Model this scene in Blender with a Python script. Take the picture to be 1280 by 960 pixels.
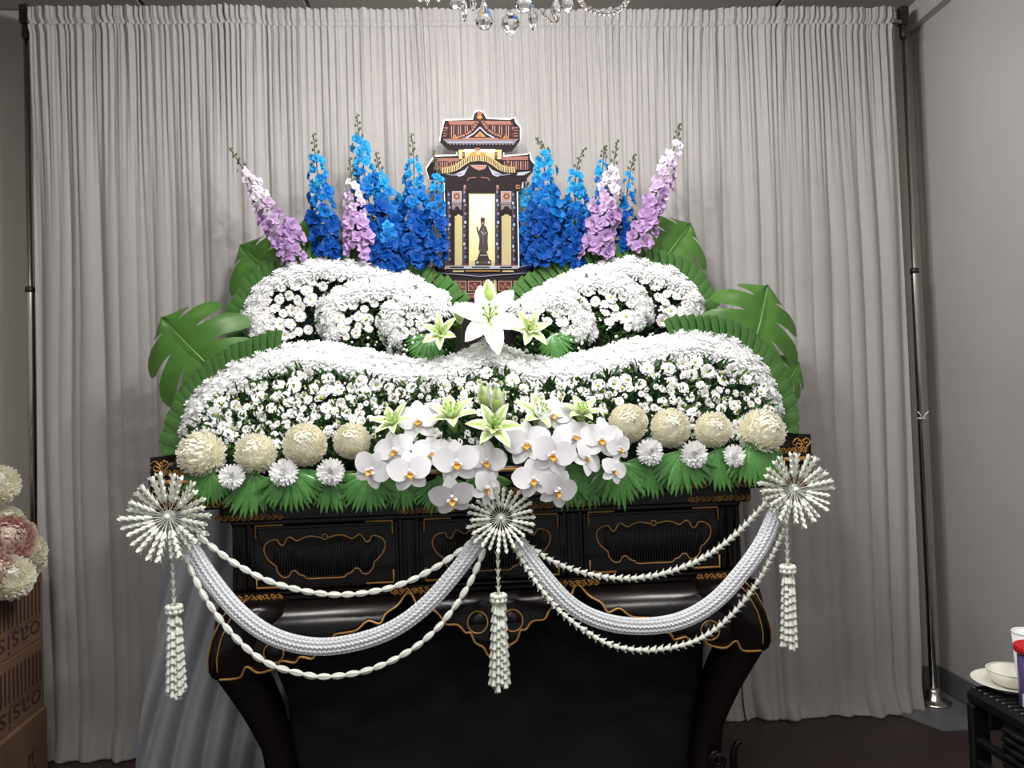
import bpy, math, random
from mathutils import Vector, Matrix, Euler, noise
for o in list(bpy.data.objects): bpy.data.objects.remove(o)
random.seed(7)
sc = bpy.context.scene
col = sc.collection
V = Vector
PI = math.pi

# ------------------------------------------------------------------ camera
F = 960.0                                   # focal length in pixels of a 1280 x 960 frame
CAM = V((-0.107, -2.7558, 1.1656))
PITCH, YAW, ROLL = 0.0261, 0.0653, -0.0318
cF = V((math.sin(YAW)*math.cos(PITCH), math.cos(YAW)*math.cos(PITCH), math.sin(PITCH)))
_r0 = V((math.cos(YAW), -math.sin(YAW), 0)); _u0 = _r0.cross(cF)
cR = _r0*math.cos(ROLL) + _u0*math.sin(ROLL)
cU = -_r0*math.sin(ROLL) + _u0*math.cos(ROLL)
cam_data = bpy.data.cameras.new('camera'); cam = bpy.data.objects.new('camera', cam_data); col.objects.link(cam)
cam_data.sensor_fit = 'HORIZONTAL'; cam_data.sensor_width = 36; cam_data.lens = 36*F/1280; cam_data.clip_start = .02
_m = Matrix.Identity(4)
for i in range(3): _m[i][0], _m[i][1], _m[i][2], _m[i][3] = cR[i], cU[i], -cF[i], CAM[i]
cam.matrix_world = _m
sc.camera = cam
def ray(x, y): return cF + cR*((x-640)/F) - cU*((y-480)/F)
def at(x, y, Y): d = ray(x, y); return CAM + d*((Y-CAM.y)/d.y)          # point on the upright plane Y
def atz(x, y, z): d = ray(x, y); return CAM + d*((z-CAM.z)/d.z)         # point on a level plane
def atx(x, y, X): d = ray(x, y); return CAM + d*((X-CAM.x)/d.x)

# ------------------------------------------------------------------ world, exposure, lights
sc.view_settings.view_transform = 'Standard'; sc.view_settings.look = 'None'
sc.view_settings.gamma = 1; sc.view_settings.use_curve_mapping = False
sc.view_settings.exposure = 0.12
w = bpy.data.worlds.new('room_air'); sc.world = w; w.use_nodes = True
w.node_tree.nodes['Background'].inputs[0].default_value = (.95, .97, 1.0, 1)
w.node_tree.nodes['Background'].inputs[1].default_value = .36
def lamp(name, kind, loc, energy, color=(1, .96, .9), size=.05, target=None, **k):
    l = bpy.data.lights.new(name, kind); l.energy = energy; l.color = color
    if kind == 'AREA': l.shape = 'RECTANGLE'; l.size = size; l.size_y = k.get('size_y', size)
    else: l.shadow_soft_size = size
    if kind == 'SPOT': l.spot_size = k['cone']; l.spot_blend = k.get('blend', .6)
    o = bpy.data.objects.new(name, l); col.objects.link(o); o.location = loc
    if target is not None: o.rotation_euler = (V(target)-V(loc)).to_track_quat('-Z', 'Y').to_euler()
    return o
CEIL = 2.68
PANELS = [(-.95, -1.75), (1.02, -1.75), (-.95, -2.95), (1.02, -2.95)]  # front pair are room lamps; rear pair is unseen, added as fill light
for px, py in PANELS: lamp('ceiling_and_fill_light', 'AREA', (px, py, CEIL-.03), 14, (1, .97, .93), .36, size_y=.2)

# ------------------------------------------------------------------ helpers
def lin(c):
    r = []
    for v in c:
        v = v/255.0; r.append(v/12.92 if v <= .04045 else ((v+.055)/1.055)**2.4)
    return (*r, 1)
MATS = {}
def mat(name, c, rough=.6, metal=0., var=.12, scale=30., bump=0., trans=0., coat=0., c2=None, spec=.4, grad=None, sheen=0., ior=None, glass=0., stretch=None, bscale=None):
    if name in MATS: return MATS[name]
    m = bpy.data.materials.new(name); m.use_nodes = True; MATS[name] = m
    nt = m.node_tree; N = nt.nodes; Lk = nt.links
    p = N['Principled BSDF']; out = N['Material Output']
    p.inputs['Roughness'].default_value = rough; p.inputs['Metallic'].default_value = metal
    p.inputs['Specular IOR Level'].default_value = spec
    p.inputs['Coat Weight'].default_value = coat; p.inputs['Coat Roughness'].default_value = .12
    p.inputs['Sheen Weight'].default_value = sheen
    if glass: p.inputs['Transmission Weight'].default_value = glass
    if ior: p.inputs['IOR'].default_value = ior
    tc = N.new('ShaderNodeTexCoord'); nz = N.new('ShaderNodeTexNoise'); nz.inputs['Scale'].default_value = scale
    nz.inputs['Detail'].default_value = 3
    src = tc.outputs['Object']
    if stretch:
        mp = N.new('ShaderNodeMapping'); mp.inputs['Scale'].default_value = stretch; Lk.new(src, mp.inputs[0]); src = mp.outputs[0]
    Lk.new(src, nz.inputs['Vector'])
    a = lin(c); b = lin(c2) if c2 else tuple(max(0, v*(1-var*2.2)) for v in a[:3])+(1,)
    if grad:            # colour along / across a petal or leaf, from its own UV: list of (position, colour), axis
        uv = N.new('ShaderNodeUVMap'); sp = N.new('ShaderNodeSeparateXYZ'); Lk.new(uv.outputs[0], sp.inputs[0])
        rp = N.new('ShaderNodeValToRGB'); Lk.new(sp.outputs[grad[0]], rp.inputs[0])
        e = rp.color_ramp.elements
        while len(e) > 1: e.remove(e[-1])
        e[0].position = grad[1][0][0]; e[0].color = lin(grad[1][0][1])
        for pos, cc in grad[1][1:]: q = e.new(pos); q.color = lin(cc)
        mx = N.new('ShaderNodeMix'); mx.data_type = 'RGBA'; mx.blend_type = 'MULTIPLY'
        Lk.new(nz.outputs['Fac'], mx.inputs[0]); Lk.new(rp.outputs[0], mx.inputs[6])
        mx.inputs[7].default_value = (1-var, 1-var, 1-var, 1); cout = mx.outputs[2]
    else:
        mx = N.new('ShaderNodeMix'); mx.data_type = 'RGBA'; Lk.new(nz.outputs['Fac'], mx.inputs[0])
        mx.inputs[6].default_value = a; mx.inputs[7].default_value = b; cout = mx.outputs[2]
        if var == 0 and not c2: mx.inputs[7].default_value = a
    Lk.new(cout, p.inputs['Base Color'])
    if bump:
        bp = N.new('ShaderNodeBump'); bp.inputs['Strength'].default_value = bump; bp.inputs['Distance'].default_value = .002
        nb = nz
        if bscale:
            nb = N.new('ShaderNodeTexNoise'); nb.inputs['Scale'].default_value = bscale; Lk.new(src, nb.inputs['Vector'])
        Lk.new(nb.outputs['Fac'], bp.inputs['Height']); Lk.new(bp.outputs[0], p.inputs['Normal'])
    if trans:
        t = N.new('ShaderNodeBsdfTranslucent'); Lk.new(cout, t.inputs[0]); ms = N.new('ShaderNodeMixShader')
        ms.inputs[0].default_value = trans; Lk.new(p.outputs[0], ms.inputs[1]); Lk.new(t.outputs[0], ms.inputs[2])
        Lk.new(ms.outputs[0], out.inputs[0])
    return m
def emat(name, c, s):
    m = bpy.data.materials.new(name); m.use_nodes = True; p = m.node_tree.nodes['Principled BSDF']
    p.inputs['Emission Color'].default_value = lin(c); p.inputs['Emission Strength'].default_value = s; return m

class MB:
    """collects vertices and faces for ONE mesh"""
    def __init__(s): s.v = []; s.f = []; s.mi = []; s.uv = []; s.cur = 0
    def vert(s, p, uv=(0, 0)): s.v.append(V(p)); s.uv.append(uv); return len(s.v)-1
    def face(s, *ids): s.f.append(ids); s.mi.append(s.cur)
    def box(s, x0, x1, y0, y1, z0, z1, M=None):
        P = [V((x, y, z)) for x in (x0, x1) for y in (y0, y1) for z in (z0, z1)]
        if M is not None: P = [M @ p for p in P]
        b = len(s.v)
        for p in P: s.vert(p)
        for q in ((0, 1, 3, 2), (4, 6, 7, 5), (0, 4, 5, 1), (2, 3, 7, 6), (0, 2, 6, 4), (1, 5, 7, 3)): s.face(*[b+i for i in q])
        return s
    def bbox(s, x0, x1, y0, y1, z0, z1, b=.004, M=None):            # box with chamfered long edges
        c = [(x0+b, z0), (x1-b, z0), (x1, z0+b), (x1, z1-b), (x1-b, z1), (x0+b, z1), (x0, z1-b), (x0, z0+b)]
        ci = [(x0+2*b, z0+b), (x1-2*b, z0+b), (x1-b, z0+2*b), (x1-b, z1-2*b), (x1-2*b, z1-b), (x0+2*b, z1-b), (x0+b, z1-2*b), (x0+b, z0+2*b)]
        rings = [[V((x, y0, z)) for x, z in ci], [V((x, y0+b, z)) for x, z in c], [V((x, y1-b, z)) for x, z in c], [V((x, y1, z)) for x, z in ci]]
        if M is not None: rings = [[M @ p for p in r] for r in rings]
        return s.loft(rings, True, True)
    def loft(s, rings, closed=True, caps=False):
        ids = [[s.vert(p, (j/max(1, len(r)-1), i/max(1, len(rings)-1))) for j, p in enumerate(r)] for i, r in enumerate(rings)]
        n = len(rings[0])
        for a, b in zip(ids, ids[1:]):
            for j in range(n if closed else n-1): s.face(a[j], a[(j+1) % n], b[(j+1) % n], b[j])
        if caps: s.face(*ids[0][::-1]); s.face(*ids[-1])
        return s
    def tube(s, pts, r, n=6, closed=False, caps=True):
        pts = [V(p) for p in pts]; rings = []; N = len(pts); prev = None
        for i, p in enumerate(pts):
            if closed: t = pts[(i+1) % N]-pts[i-1]
            else: t = pts[min(i+1, N-1)]-pts[max(i-1, 0)]
            t = t.normalized() if t.length > 1e-9 else V((0, 0, 1))
            if prev is None: a = t.orthogonal().normalized()
            else:
                a = prev - t*prev.dot(t)
                a = a.normalized() if a.length > 1e-6 else t.orthogonal().normalized()
            prev = a; b = t.cross(a); rr = r(i/(N-1)) if callable(r) else r
            rings.append([p + (a*math.cos(2*PI*k/n) + b*math.sin(2*PI*k/n))*rr for k in range(n)])
        if closed: rings.append(rings[0]); return s.loft(rings, True, False)
        return s.loft(rings, True, caps)
    def lathe(s, prof, n=16, c=(0, 0, 0), M=None, caps=True):                    # (radius, z) profile round the z axis
        c = V(c); R = [[V((r*math.cos(2*PI*k/n), r*math.sin(2*PI*k/n), z))+c for k in range(n)] for r, z in prof]
        if M is not None: R = [[M @ p for p in q] for q in R]
        return s.loft(R, True, caps)
    def ball(s, c, r, n=8, m=5, sz=1., M=None):
        prof = [(max(1e-4, r*math.sin(PI*i/m)), -r*sz*math.cos(PI*i/m)) for i in range(m+1)]
        if M is not None: M = Matrix.Translation(V(c)) @ M; return s.lathe(prof, n, (0, 0, 0), M)
        return s.lathe(prof, n, c)
    def blade(s, base, d, n, L, wf, segs=3, pitch=0., curl=0., cup=0., roll=0.):
        d = V(d).normalized(); n = V(n); n = (n-d*n.dot(d)).normalized(); sd = d.cross(n)
        if roll: q = Matrix.Rotation(roll, 3, d); n = q @ n; sd = q @ sd
        c = V(base); rows = []
        for i in range(segs+1):
            t = i/segs; a = pitch+curl*t
            if i: c = c + (d*math.cos(am) + n*math.sin(am))*(L/segs)
            am = pitch+curl*(t+.5/segs)
            nn = n*math.cos(a)-d*math.sin(a); wv = wf(t)
            rows.append((s.vert(c-sd*wv+nn*cup*wv, (0, t)), s.vert(c, (.5, t)), s.vert(c+sd*wv+nn*cup*wv, (1, t))))
        for a, b in zip(rows, rows[1:]):
            s.face(a[0], a[1], b[1], b[0]); s.face(a[1], a[2], b[2], b[1])
        return s
    def poly(s, pts, y=None):
        s.face(*[s.vert(p) for p in pts]); return s
    def slab(s, pts, off):                                            # a planar outline given thickness
        off = V(off); n = len(pts); a = [s.vert(p) for p in pts]; b = [s.vert(V(p)+off) for p in pts]
        s.face(*a); s.face(*b[::-1])
        for i in range(n): s.face(a[i], b[i], b[(i+1) % n], a[(i+1) % n])
        return s
    def mesh(s, name, mats, smooth=True, loc=(0, 0, 0)):
        loc = V(loc); me = bpy.data.meshes.new(name)
        me.from_pydata([p-loc for p in s.v], [], s.f)
        uvl = me.uv_layers.new(name='UVMap'); uvd = [c for l in me.loops for c in s.uv[l.vertex_index]]
        uvl.data.foreach_set('uv', uvd)
        for m in (mats if isinstance(mats, (list, tuple)) else [mats]): me.materials.append(m)
        me.polygons.foreach_set('material_index', s.mi)
        if smooth: me.polygons.foreach_set('use_smooth', [True]*len(me.polygons))
        me.update(); return me
    def build(s, name, mats, parent=None, smooth=True, loc=None, local=False):
        """vertices are world coordinates (or the parent's own when local); the origin goes to the parent's origin or loc"""
        o0 = V((0, 0, 0)) if local else (V(root_loc(parent)) if parent is not None else V(loc or (0, 0, 0)))
        return obj(name, s.mesh(name, mats, smooth, o0), parent, None if parent is not None else o0)
def root_loc(p):
    l = V(p.location)
    while p.parent is not None: p = p.parent; l += p.location
    return l
def obj(name, me, parent=None, loc=None):
    o = bpy.data.objects.new(name, me); col.objects.link(o)
    if parent is not None: o.parent = parent
    if loc is not None: o.location = loc
    return o
def tag(o, label=None, cat=None, group=None, kind=None):
    if label: o['label'] = label
    if cat: o['category'] = cat
    if group: o['group'] = group
    if kind: o['kind'] = kind
    return o
def thing(name, loc, label, cat, group=None):
    o = bpy.data.objects.new(name, None); col.objects.link(o); o.location = loc; o.empty_display_size = .02
    return tag(o, label, cat, group)
def frame(facing, up=(0, 0, 1), roll=0.):
    """rotation that turns local +Z to facing and local +Y towards up"""
    z = V(facing).normalized(); x = V(up).cross(z)
    x = x.normalized() if x.length > 1e-5 else z.orthogonal().normalized()
    y = z.cross(x); m = Matrix((x, y, z)).transposed()
    return (m @ Matrix.Rotation(roll, 3, 'Z')).to_euler()
def copy_tree(o, parent=None):
    c = o.copy(); col.objects.link(c); c.parent = parent
    for ch in o.children:
        if ch.name in sc.objects: copy_tree(ch, c)
    return c
def spline(pts, n):
    """Catmull-Rom through 2-D or 3-D points, n samples evenly spread in length"""
    P = [V(p) for p in pts]; out = []
    for i in range(len(P)-1):
        p0, p1, p2, p3 = P[max(i-1, 0)], P[i], P[i+1], P[min(i+2, len(P)-1)]
        for k in range(12):
            t = k/12; out.append(.5*((2*p1)+(p2-p0)*t+(2*p0-5*p1+4*p2-p3)*t*t+(3*p1-p0-3*p2+p3)*t**3))
    out.append(P[-1]); L = [0]
    for a, b in zip(out, out[1:]): L.append(L[-1]+(b-a).length)
    res = []; j = 0
    for i in range(n):
        t = L[-1]*i/(n-1)
        while j < len(L)-2 and L[j+1] < t: j += 1
        u = (t-L[j])/max(1e-9, L[j+1]-L[j]); res.append(out[j].lerp(out[j+1], min(1, u)))
    return res
def interp(tab, x):
    if x <= tab[0][0]: return tab[0][1]
    for (a, b), (c, d) in zip(tab, tab[1:]):
        if x <= c: return b+(d-b)*(x-a)/(c-a)
    return tab[-1][1]
rnd = random.random
def uni(a, b): return a+(b-a)*random.random()
# ------------------------------------------------------------------ materials
m_wall = mat('wall_plaster', (166, 161, 154), .8, var=.06, scale=6, bump=.15, bscale=60)
m_wallr = mat('wall_plaster_right', (170, 167, 164), .8, var=.07, scale=3, bump=.15, bscale=50)
m_ceil = mat('ceiling_tile_board', (150, 145, 138), .9, var=.06, scale=40)
m_tbar = mat('ceiling_bar_metal', (120, 117, 112), .5, var=.05)
m_floor = mat('dark_brown_wood_floor', (58, 44, 42), .45, var=.25, scale=4, stretch=(14, 1, 1), c2=(38, 29, 28), bump=.1)
m_tile = mat('slate_grey_tile', (108, 108, 112), .35, var=.2, scale=9)
m_curtain = mat('off_white_curtain_cloth', (166, 162, 160), .8, var=.04, scale=20, trans=.10, sheen=.1)
m_chrome = mat('chrome_steel', (205, 198, 190), .22, 1., var=.05)
m_dmetal = mat('dark_painted_metal', (52, 48, 45), .45, .3, var=.1)
m_card = mat('brown_cardboard', (120, 92, 70), .85, var=.08, scale=50, stretch=(1, 1, 6))
m_print = mat('maroon_box_ink', (72, 42, 46), .8, var=.1)
m_black_resin = mat('black_woven_resin', (22, 22, 24), .42, var=.2, scale=60)
m_china = mat('white_china', (226, 224, 212), .2, var=.02)
m_purple = mat('purple_tin_print', (112, 92, 150), .35, var=.15, scale=25)
m_red = mat('red_plastic', (190, 34, 40), .35, var=.1)
m_paper = mat('white_paper', (225, 225, 225), .6, var=.03)
m_ink = mat('black_ink', (25, 25, 28), .6, var=0)

# ------------------------------------------------------------------ room shell
def struct(name, mb, m, parent=None, smooth=False, loc=None):
    o = mb.build(name, m, parent, smooth, loc)
    if parent is None: tag(o, kind='structure')
    return o
XR, XL, YB, YF = 1.73, -2.7, .17, -3.4
struct('floor', MB().box(XL-.1, XR+.1, YF, YB+.1, -.06, 0), m_floor)
struct('wall_back', MB().box(XL-.1, XR+.1, YB, YB+.1, 0, CEIL+.05), m_wall)
struct('wall_right', MB().box(XR, XR+.1, YF, YB, 0, CEIL+.05), m_wallr)
struct('wall_left', MB().box(XL-.1, XL, YF, YB, 0, CEIL+.05), m_wall)
ceil = struct('ceiling', MB().box(XL-.1, XR+.1, YF, YB+.1, CEIL+.012, CEIL+.05), m_tbar)
tile_me = MB().bbox(-.292, .292, -.292, .292, 0, .011, .002).mesh('ceiling_tile', m_ceil, False)
for i in range(-6, 4):
    for j in range(-6, 1):
        x = .56+.3+i*.6; y = -.14+j*.6
        if XL+.25 < x < XR-.25 and y > YF+.2:
            o = obj('ceiling_tile', tile_me, ceil, V((x, y, CEIL)))
            if abs(x-PANELS[0][0]) < .0: pass
# cornice on the right wall, baseboards of dark tile
struct('trim_1', MB().box(XR-.035, XR, YF, YB, CEIL-.085, CEIL-.0), m_wallr)
def skirting(name, p0, p1, nrm):
    d = (V(p1)-V(p0)); L = d.length; d.normalize(); n = V(nrm); k = int(L/.3)
    base = struct(name, MB().slab([V(p0), V(p1), V(p1)+n*.006, V(p0)+n*.006], (0, 0, .088)), m_dmetal)
    for i in range(k):
        a = V(p0)+d*(L*i/k+.002); b = V(p0)+d*(L*(i+1)/k-.002)
        MB().slab([a, b, b+n*.011, a+n*.011], (0, 0, .09)).build('skirting_tile', m_tile, base, False)
skirting('baseboard_back', (1.2, YB, 0), (XR, YB, 0), (0, -1, 0))
skirting('baseboard_right', (XR, -1.9, 0), (XR, YB-.012, 0), (-1, 0, 0))
# slate floor strip under the pole
fs = MB().slab([(1.42, -.03, .0), (1.5, -.2, .0), (1.64, -.2, 0), (1.71, -.1, 0), (1.71, .15, 0), (1.42, .15, 0)], (0, 0, .004))
tag(fs.build('floor_tile', m_tile, None, False), 'flat slate grey base slab on the floor under the right chrome pole', 'floor slab')

# ------------------------------------------------------------------ gathered backdrop curtain, three widths
def crease(x, p, ph): return abs(math.sin(PI*x/p+ph))**.75
def fold(x, z):
    xw = x + .05*noise.noise((x*2.1, z*.45, 3.1)) + .018*noise.noise((x*7, z*.9, 9.))
    xv = xw+.085*noise.noise((x*4.2, z*.15, 5))+.04*noise.noise((x*9, z*.3, 15))
    amp = .35+1.5*abs(noise.noise((x*3.1, z*.25, 7.)))
    low = .026*amp*crease(xv, .112, 0) + .009*crease(xw+.03*noise.noise((x*4, 0, 2)), .061, 1.1) + .03*noise.noise((xw*3, z*.3, 1.))
    hi = .017*(.5+1.2*abs(noise.noise((x*13, z, 4))))*crease(xw+.016*noise.noise((x*16, 2, 2)), .0235, .4) + .005*crease(x+.004*noise.noise((x*40, 0, 1)), .0125, 0)
    k = min(1, max(0, (z-1.75)/.75)); k = k*k*(3-2*k)
    return low*(1-.72*k) + hi*k*1.1
ZR = [2.60, 2.594, 2.585, 2.575, 2.565, 2.556, 2.548, 2.54, 2.53, 2.51, 2.48, 2.44, 2.38, 2.3, 2.2, 2.08, 1.95, 1.8, 1.65, 1.5, 1.35, 1.2, 1.05, .9, .75, .6, .47, .36, .27, .2, .15, .11, .08, .055, .035, .02, .008, .002, .002]
def curtain(x0, x1, y0, label):
    n = int((x1-x0)/.003); mb = MB(); rings = []
    for ri, z in enumerate(ZR):
        row = []
        for i in range(n+1):
            x = x0+(x1-x0)*i/n; y = -fold(x, z)
            if z > 2.52:                                    # gathered heading above the rod pocket
                pin = math.exp(-((z-2.548)/.007)**2)
                y = y*(1-.55*pin) - .008*(1-pin) - .005*noise.noise((x*60, z*14, 0))
            q = max(0, 1-z/.16); pud = .022+.05*noise.noise((x*5.5, .3, 8.))+.03*noise.noise((x*15, .3, 8.))
            y -= q*q*max(.0, pud)
            zz = z
            if ri == len(ZR)-1: y += .03; zz = .0015
            elif z < .12: zz = max(.002, z+.022*noise.noise((x*11, z*9, 2.))*min(1, z/.03))
            xx = x + .025*q*noise.noise((x*6, 4., z*5))
            row.append(V((xx, y+y0, zz)))
        rings.append(row)
    o = mb.loft(rings, False).build('backdrop_curtain', m_curtain, None, True, ((x0+x1)/2, y0, 0))
    return tag(o, label, 'curtain', 'gathered backdrop curtain')
curtain(-1.575, -.76, .0, 'off-white gathered curtain panel hanging beside the cardboard boxes')
curtain(-.79, .90, .014, 'wide off-white gathered curtain panel hanging behind the pavilion board and blue flowers')
curtain(.87, 1.545, .0, 'off-white gathered curtain panel with hem on the floor beside the slate slab')

# ------------------------------------------------------------------ chrome pipe frame
def pole(x, ztop, label):
    t = thing('curtain_pole', (x, .03, 0), label, 'pole', 'curtain frame poles')
    MB().lathe([(.009, .016), (.009, ztop-.1)], 14, (x, .03, 0)).build('pipe', m_chrome, t)
    MB().lathe([(.0135, 0.02), (.0135, 1.62), (.013, 1.63), (.0095, 1.632)], 16, (x, .03, 0)).build('sleeve', m_chrome, t)
    MB().lathe([(.0155, 1.61), (.0155, 1.628), (.012, 1.63)], 14, (x, .03, 0)).build('collar', m_dmetal, t)
    MB().bbox(x-.017, x+.017, .013, .047, ztop-.07, ztop, .004).build('bracket', m_dmetal, t, False)
    MB().lathe([(.011, ztop-.12), (.014, ztop-.115), (.014, ztop-.075), (.011, ztop-.07)], 12, (x, .03, 0)).build('joint', m_dmetal, t)
    MB().lathe([(.06, .004), (.06, .01), (.045, .014), (.03, .02), (.026, .05), (.02, .06)], 24, (x, .03, 0)).build('base_flange', m_chrome, t)
    return t
rp = pole(1.612, 2.63, 'chrome curtain pole standing on a slate slab near the right wall')
pole(-1.607, 2.63, 'chrome curtain pole behind the stacked cardboard boxes')
tz = at(1152, 523, .02).z
tie = MB(); tie.tube([V((1.612+.016*math.cos(k*PI/8), .03+.016*math.sin(k*PI/8), tz)) for k in range(16)], .003, 5, True)
for dx in (-.012, .014): tie.tube([V((1.606, .012, tz)), V((1.606+dx, .008, tz+.018)), V((1.606+dx*1.6, .008, tz+.026))], .002, 5)
tie.build('string_tie', m_paper, rp)
rod = MB().tube([(-1.59, .012, 2.565), (1.59, .012, 2.565)], .01, 10).build('curtain_rod', m_chrome, None, True)
tag(rod, 'horizontal rod threaded through the curtain heading between the two poles', 'curtain rod')

# ------------------------------------------------------------------ cardboard boxes with print
def text_mesh(body, size, sx=1., weight=0.):
    cu = bpy.data.curves.new('lettering', 'FONT'); cu.body = body; cu.size = size; cu.offset = weight
    cu.resolution_u = 3
    o = bpy.data.objects.new('lettering_source', cu); col.objects.link(o)
    dg = bpy.context.evaluated_depsgraph_get(); me = bpy.data.meshes.new_from_object(o.evaluated_get(dg))
    bpy.data.objects.remove(o)
    for v in me.vertices: v.co.x *= sx
    return me
BX = atz(57, 966, 0); BH = .221; BROT = .068
def box_print(parent, me, y, z, name):
    o = obj(name, me, parent, V((.0008, y, z)))
    # text x -> -y, text y -> -z : the carton stands upside down
    o.rotation_euler = Matrix(((0, 0, -1), (-1, 0, 0), (0, -1, 0))).transposed().to_euler() if False else Matrix(((0, 0, 1), (-1, 0, 0), (0, -1, 0))).to_euler()
    return o
big = text_mesh('oasis', .092, 1.5); small = text_mesh('FLORAL FOAM', .02, 1.5)
for me in (big, small): me.materials.append(m_print)
bar = MB().box(-.0002, .0004, -.0055, .0055, -.05, .05).mesh('stripe', m_print, False)
LB = ['upper brown carton with upside-down lettering under the pink and cream flowers', 'middle brown carton of the stack, striped with upside-down lettering', 'lowest brown carton of the stack, standing on the floor']
for k in range(3):
    z0 = (2-k)*(BH+.001)
    t = thing('cardboard_box', BX+V((0, 0, z0)), LB[k], 'box', 'stacked cartons by the curtain'); t.rotation_euler = (0, 0, BROT+(.02 if k == 2 else 0.))
    ox = .0 if k < 2 else .008
    b = MB().bbox(-.36+ox, ox, -.5, 0, 0, BH, .003); b.build('carton', m_card, t, False, local=True)
    MB().box(-.36, -.184, -.5, -.002, BH, BH+.0012).build('flap', m_card, t, False, local=True)
    MB().box(-.18, -.001, -.5, -.002, BH, BH+.0012).build('flap', m_card, t, False, local=True)
    if k < 2:
        for i in range(18): o = obj('stripe', bar, t, V((.0006, -.026-.0245*i, BH-.083))); o.scale = (1, 1, 1.0)
        box_print(t, small, -.022, BH-.138, 'small_lettering'); box_print(t, big, -.02, BH-.152, 'lettering')
    else:
        o = box_print(t, big, -.19, BH-.12, 'lettering'); o.location.x = .0096
        for dy in (0, .022):
            a = MB(); a.slab([(.0096, -.11-dy, .12), (.0096, -.122-dy, .105), (.0096, -.113-dy, .105), (.0096, -.113-dy, .075), (.0096, -.107-dy, .075), (.0096, -.107-dy, .105), (.0096, -.098-dy, .105)], (.0004, 0, 0)); a.build('arrow_mark', m_print, t, False, local=True)
        MB().box(.0092, .0098, -.14, -.085, .062, .068).build('arrow_mark', m_print, t, False, local=True)

# ------------------------------------------------------------------ black woven stool with crockery and a tin
SZ = .42
S0 = atz(1206, 859, SZ)
t = thing('resin_stool', (S0.x, S0.y, 0), 'black woven-look resin stool with cut-out side handle, holding plate and tin', 'stool')
SX, SY = .46, .50
sx0, sy0 = 0., 0.
# top: a raised rim plus rows of weave
MB().bbox(0, SX, -SY, 0, SZ-.035, SZ, .008).build('top', m_black_resin, t, False, local=True)
for i in range(24):
    y = -.012-i*(SY-.03)/23
    pts = [V((.012+(SX-.024)*k/46, y, SZ+.0005+.0022*math.sin(k*PI+i*PI))) for k in range(47)]
    MB().tube(pts, .0055, 5).build('weave_strand', m_black_resin, t, True, local=True)
# side panel (left) with handle opening and a lower bar: four legs, aprons
for (x, y, w_) in ((.0, -.022, .022), (.0, -SY, .05), (SX-.05, -.05, .05), (SX-.05, -SY, .05)):
    MB().bbox(x, x+.05, y, y+w_, 0, SZ-.034, .005).build('leg', m_black_resin, t, False, local=True)
MB().bbox(.008, .03, -.128, -.02, SZ-.135, SZ-.115, .004).build('handle_bar', m_black_resin, t, False, local=True)
MB().bbox(.006, .03, -SY+.04, -.125, .03, SZ-.03, .004).build('side_panel', m_black_resin, t, False, local=True)
MB().bbox(.006, .03, -.126, -.02, .03, SZ-.17, .004).build('side_panel', m_black_resin, t, False, local=True)
MB().bbox(.04, SX-.04, -.03, -.006, SZ-.10, SZ-.03, .004).build('apron', m_black_resin, t, False, local=True)
MB().bbox(.04, SX-.04, -SY+.006, -SY+.03, .03, SZ-.03, .004).build('front_panel', m_black_resin, t, False, local=True)
for i in range(17):
    z = SZ-.05-.02*i
    pts = [V((.0, -SY-.001+.0, 0))]
    MB().tube([V((.004, -.13-(SY-.14)*k/24, z+.0))+V((.0025*math.sin(k*PI/2+i*PI), 0, 0)) for k in range(25)], .0085, 5).build('weave_strand', m_black_resin, t, True, local=True)
P = atz(1264, 858, SZ+.006)
pl = thing('plate', (P.x, P.y, SZ+.004), 'white china plate on the black stool under a small bowl', 'plate')
MB().lathe([(.05, 0), (.055, 0), (.06, .006), (.085, .016), (.088, .018), (.085, .0185), (.06, .009), (.04, .006)], 40, (P.x, P.y, SZ+.004)).build('dish', m_china, pl)
MB().lathe([(.048, -.0005), (.052, -.0005), (.052, .002), (.048, .002), (.048, -.0005)], 30, (P.x, P.y, SZ+.004), caps=False).build('foot_ring', m_china, pl)
bw = thing('bowl', (P.x+.004, P.y, SZ+.0105), 'small white china bowl standing in the plate', 'bowl')
MB().lathe([(.03, 0), (.04, .002), (.052, .018), (.056, .036), (.0535, .036), (.048, .018), (.03, .006), (.005, .005)], 36, (P.x+.004, P.y, SZ+.0105)).build('body', m_china, bw)
MB().lathe([(.0565, .0352), (.0572, .037), (.0545, .0375), (.053, .0352), (.0565, .0352)], 36, (P.x+.004, P.y, SZ+.0105), caps=False).build('rim', m_china, bw)
Q = atz(1297, 884, SZ+.004)
tin = thing('tin_can', (Q.x, Q.y, SZ+.004), 'purple printed tin with a red plastic lid on the black stool', 'tin')
MB().lathe([(.034, 0), (.036, .002), (.036, .128), (.035, .13)], 32, (Q.x, Q.y, SZ+.004)).build('body', m_purple, tin)
MB().lathe([(.041, .126), (.043, .13), (.043, .141), (.04, .144), (.036, .1445), (.034, .139), (.001, .138)], 32, (Q.x, Q.y, SZ+.004)).build('lid', m_red, tin)
lab = MB(); R_ = .0363
lab.loft([[V((Q.x+R_*math.cos(a), Q.y+R_*math.sin(a), SZ+.008+h)) for a in [PI+.05+.1*k for k in range(10)]] for h in (0, .03)], False).build('paper_label', m_paper, tin)
for h in (.008, .014, .02): MB().loft([[V((Q.x+(R_+.0003)*math.cos(a), Q.y+(R_+.0003)*math.sin(a), SZ+.008+hh)) for a in [PI+.2+.08*k for k in range(8)]] for hh in (h, h+.003)], False).build('print_line', m_ink, tin)
q2 = Q+V((.062, .10, 0))
cup = thing('paper_cup', (q2.x, q2.y, SZ+.004), 'plain white cup standing behind the purple tin', 'cup')
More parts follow.
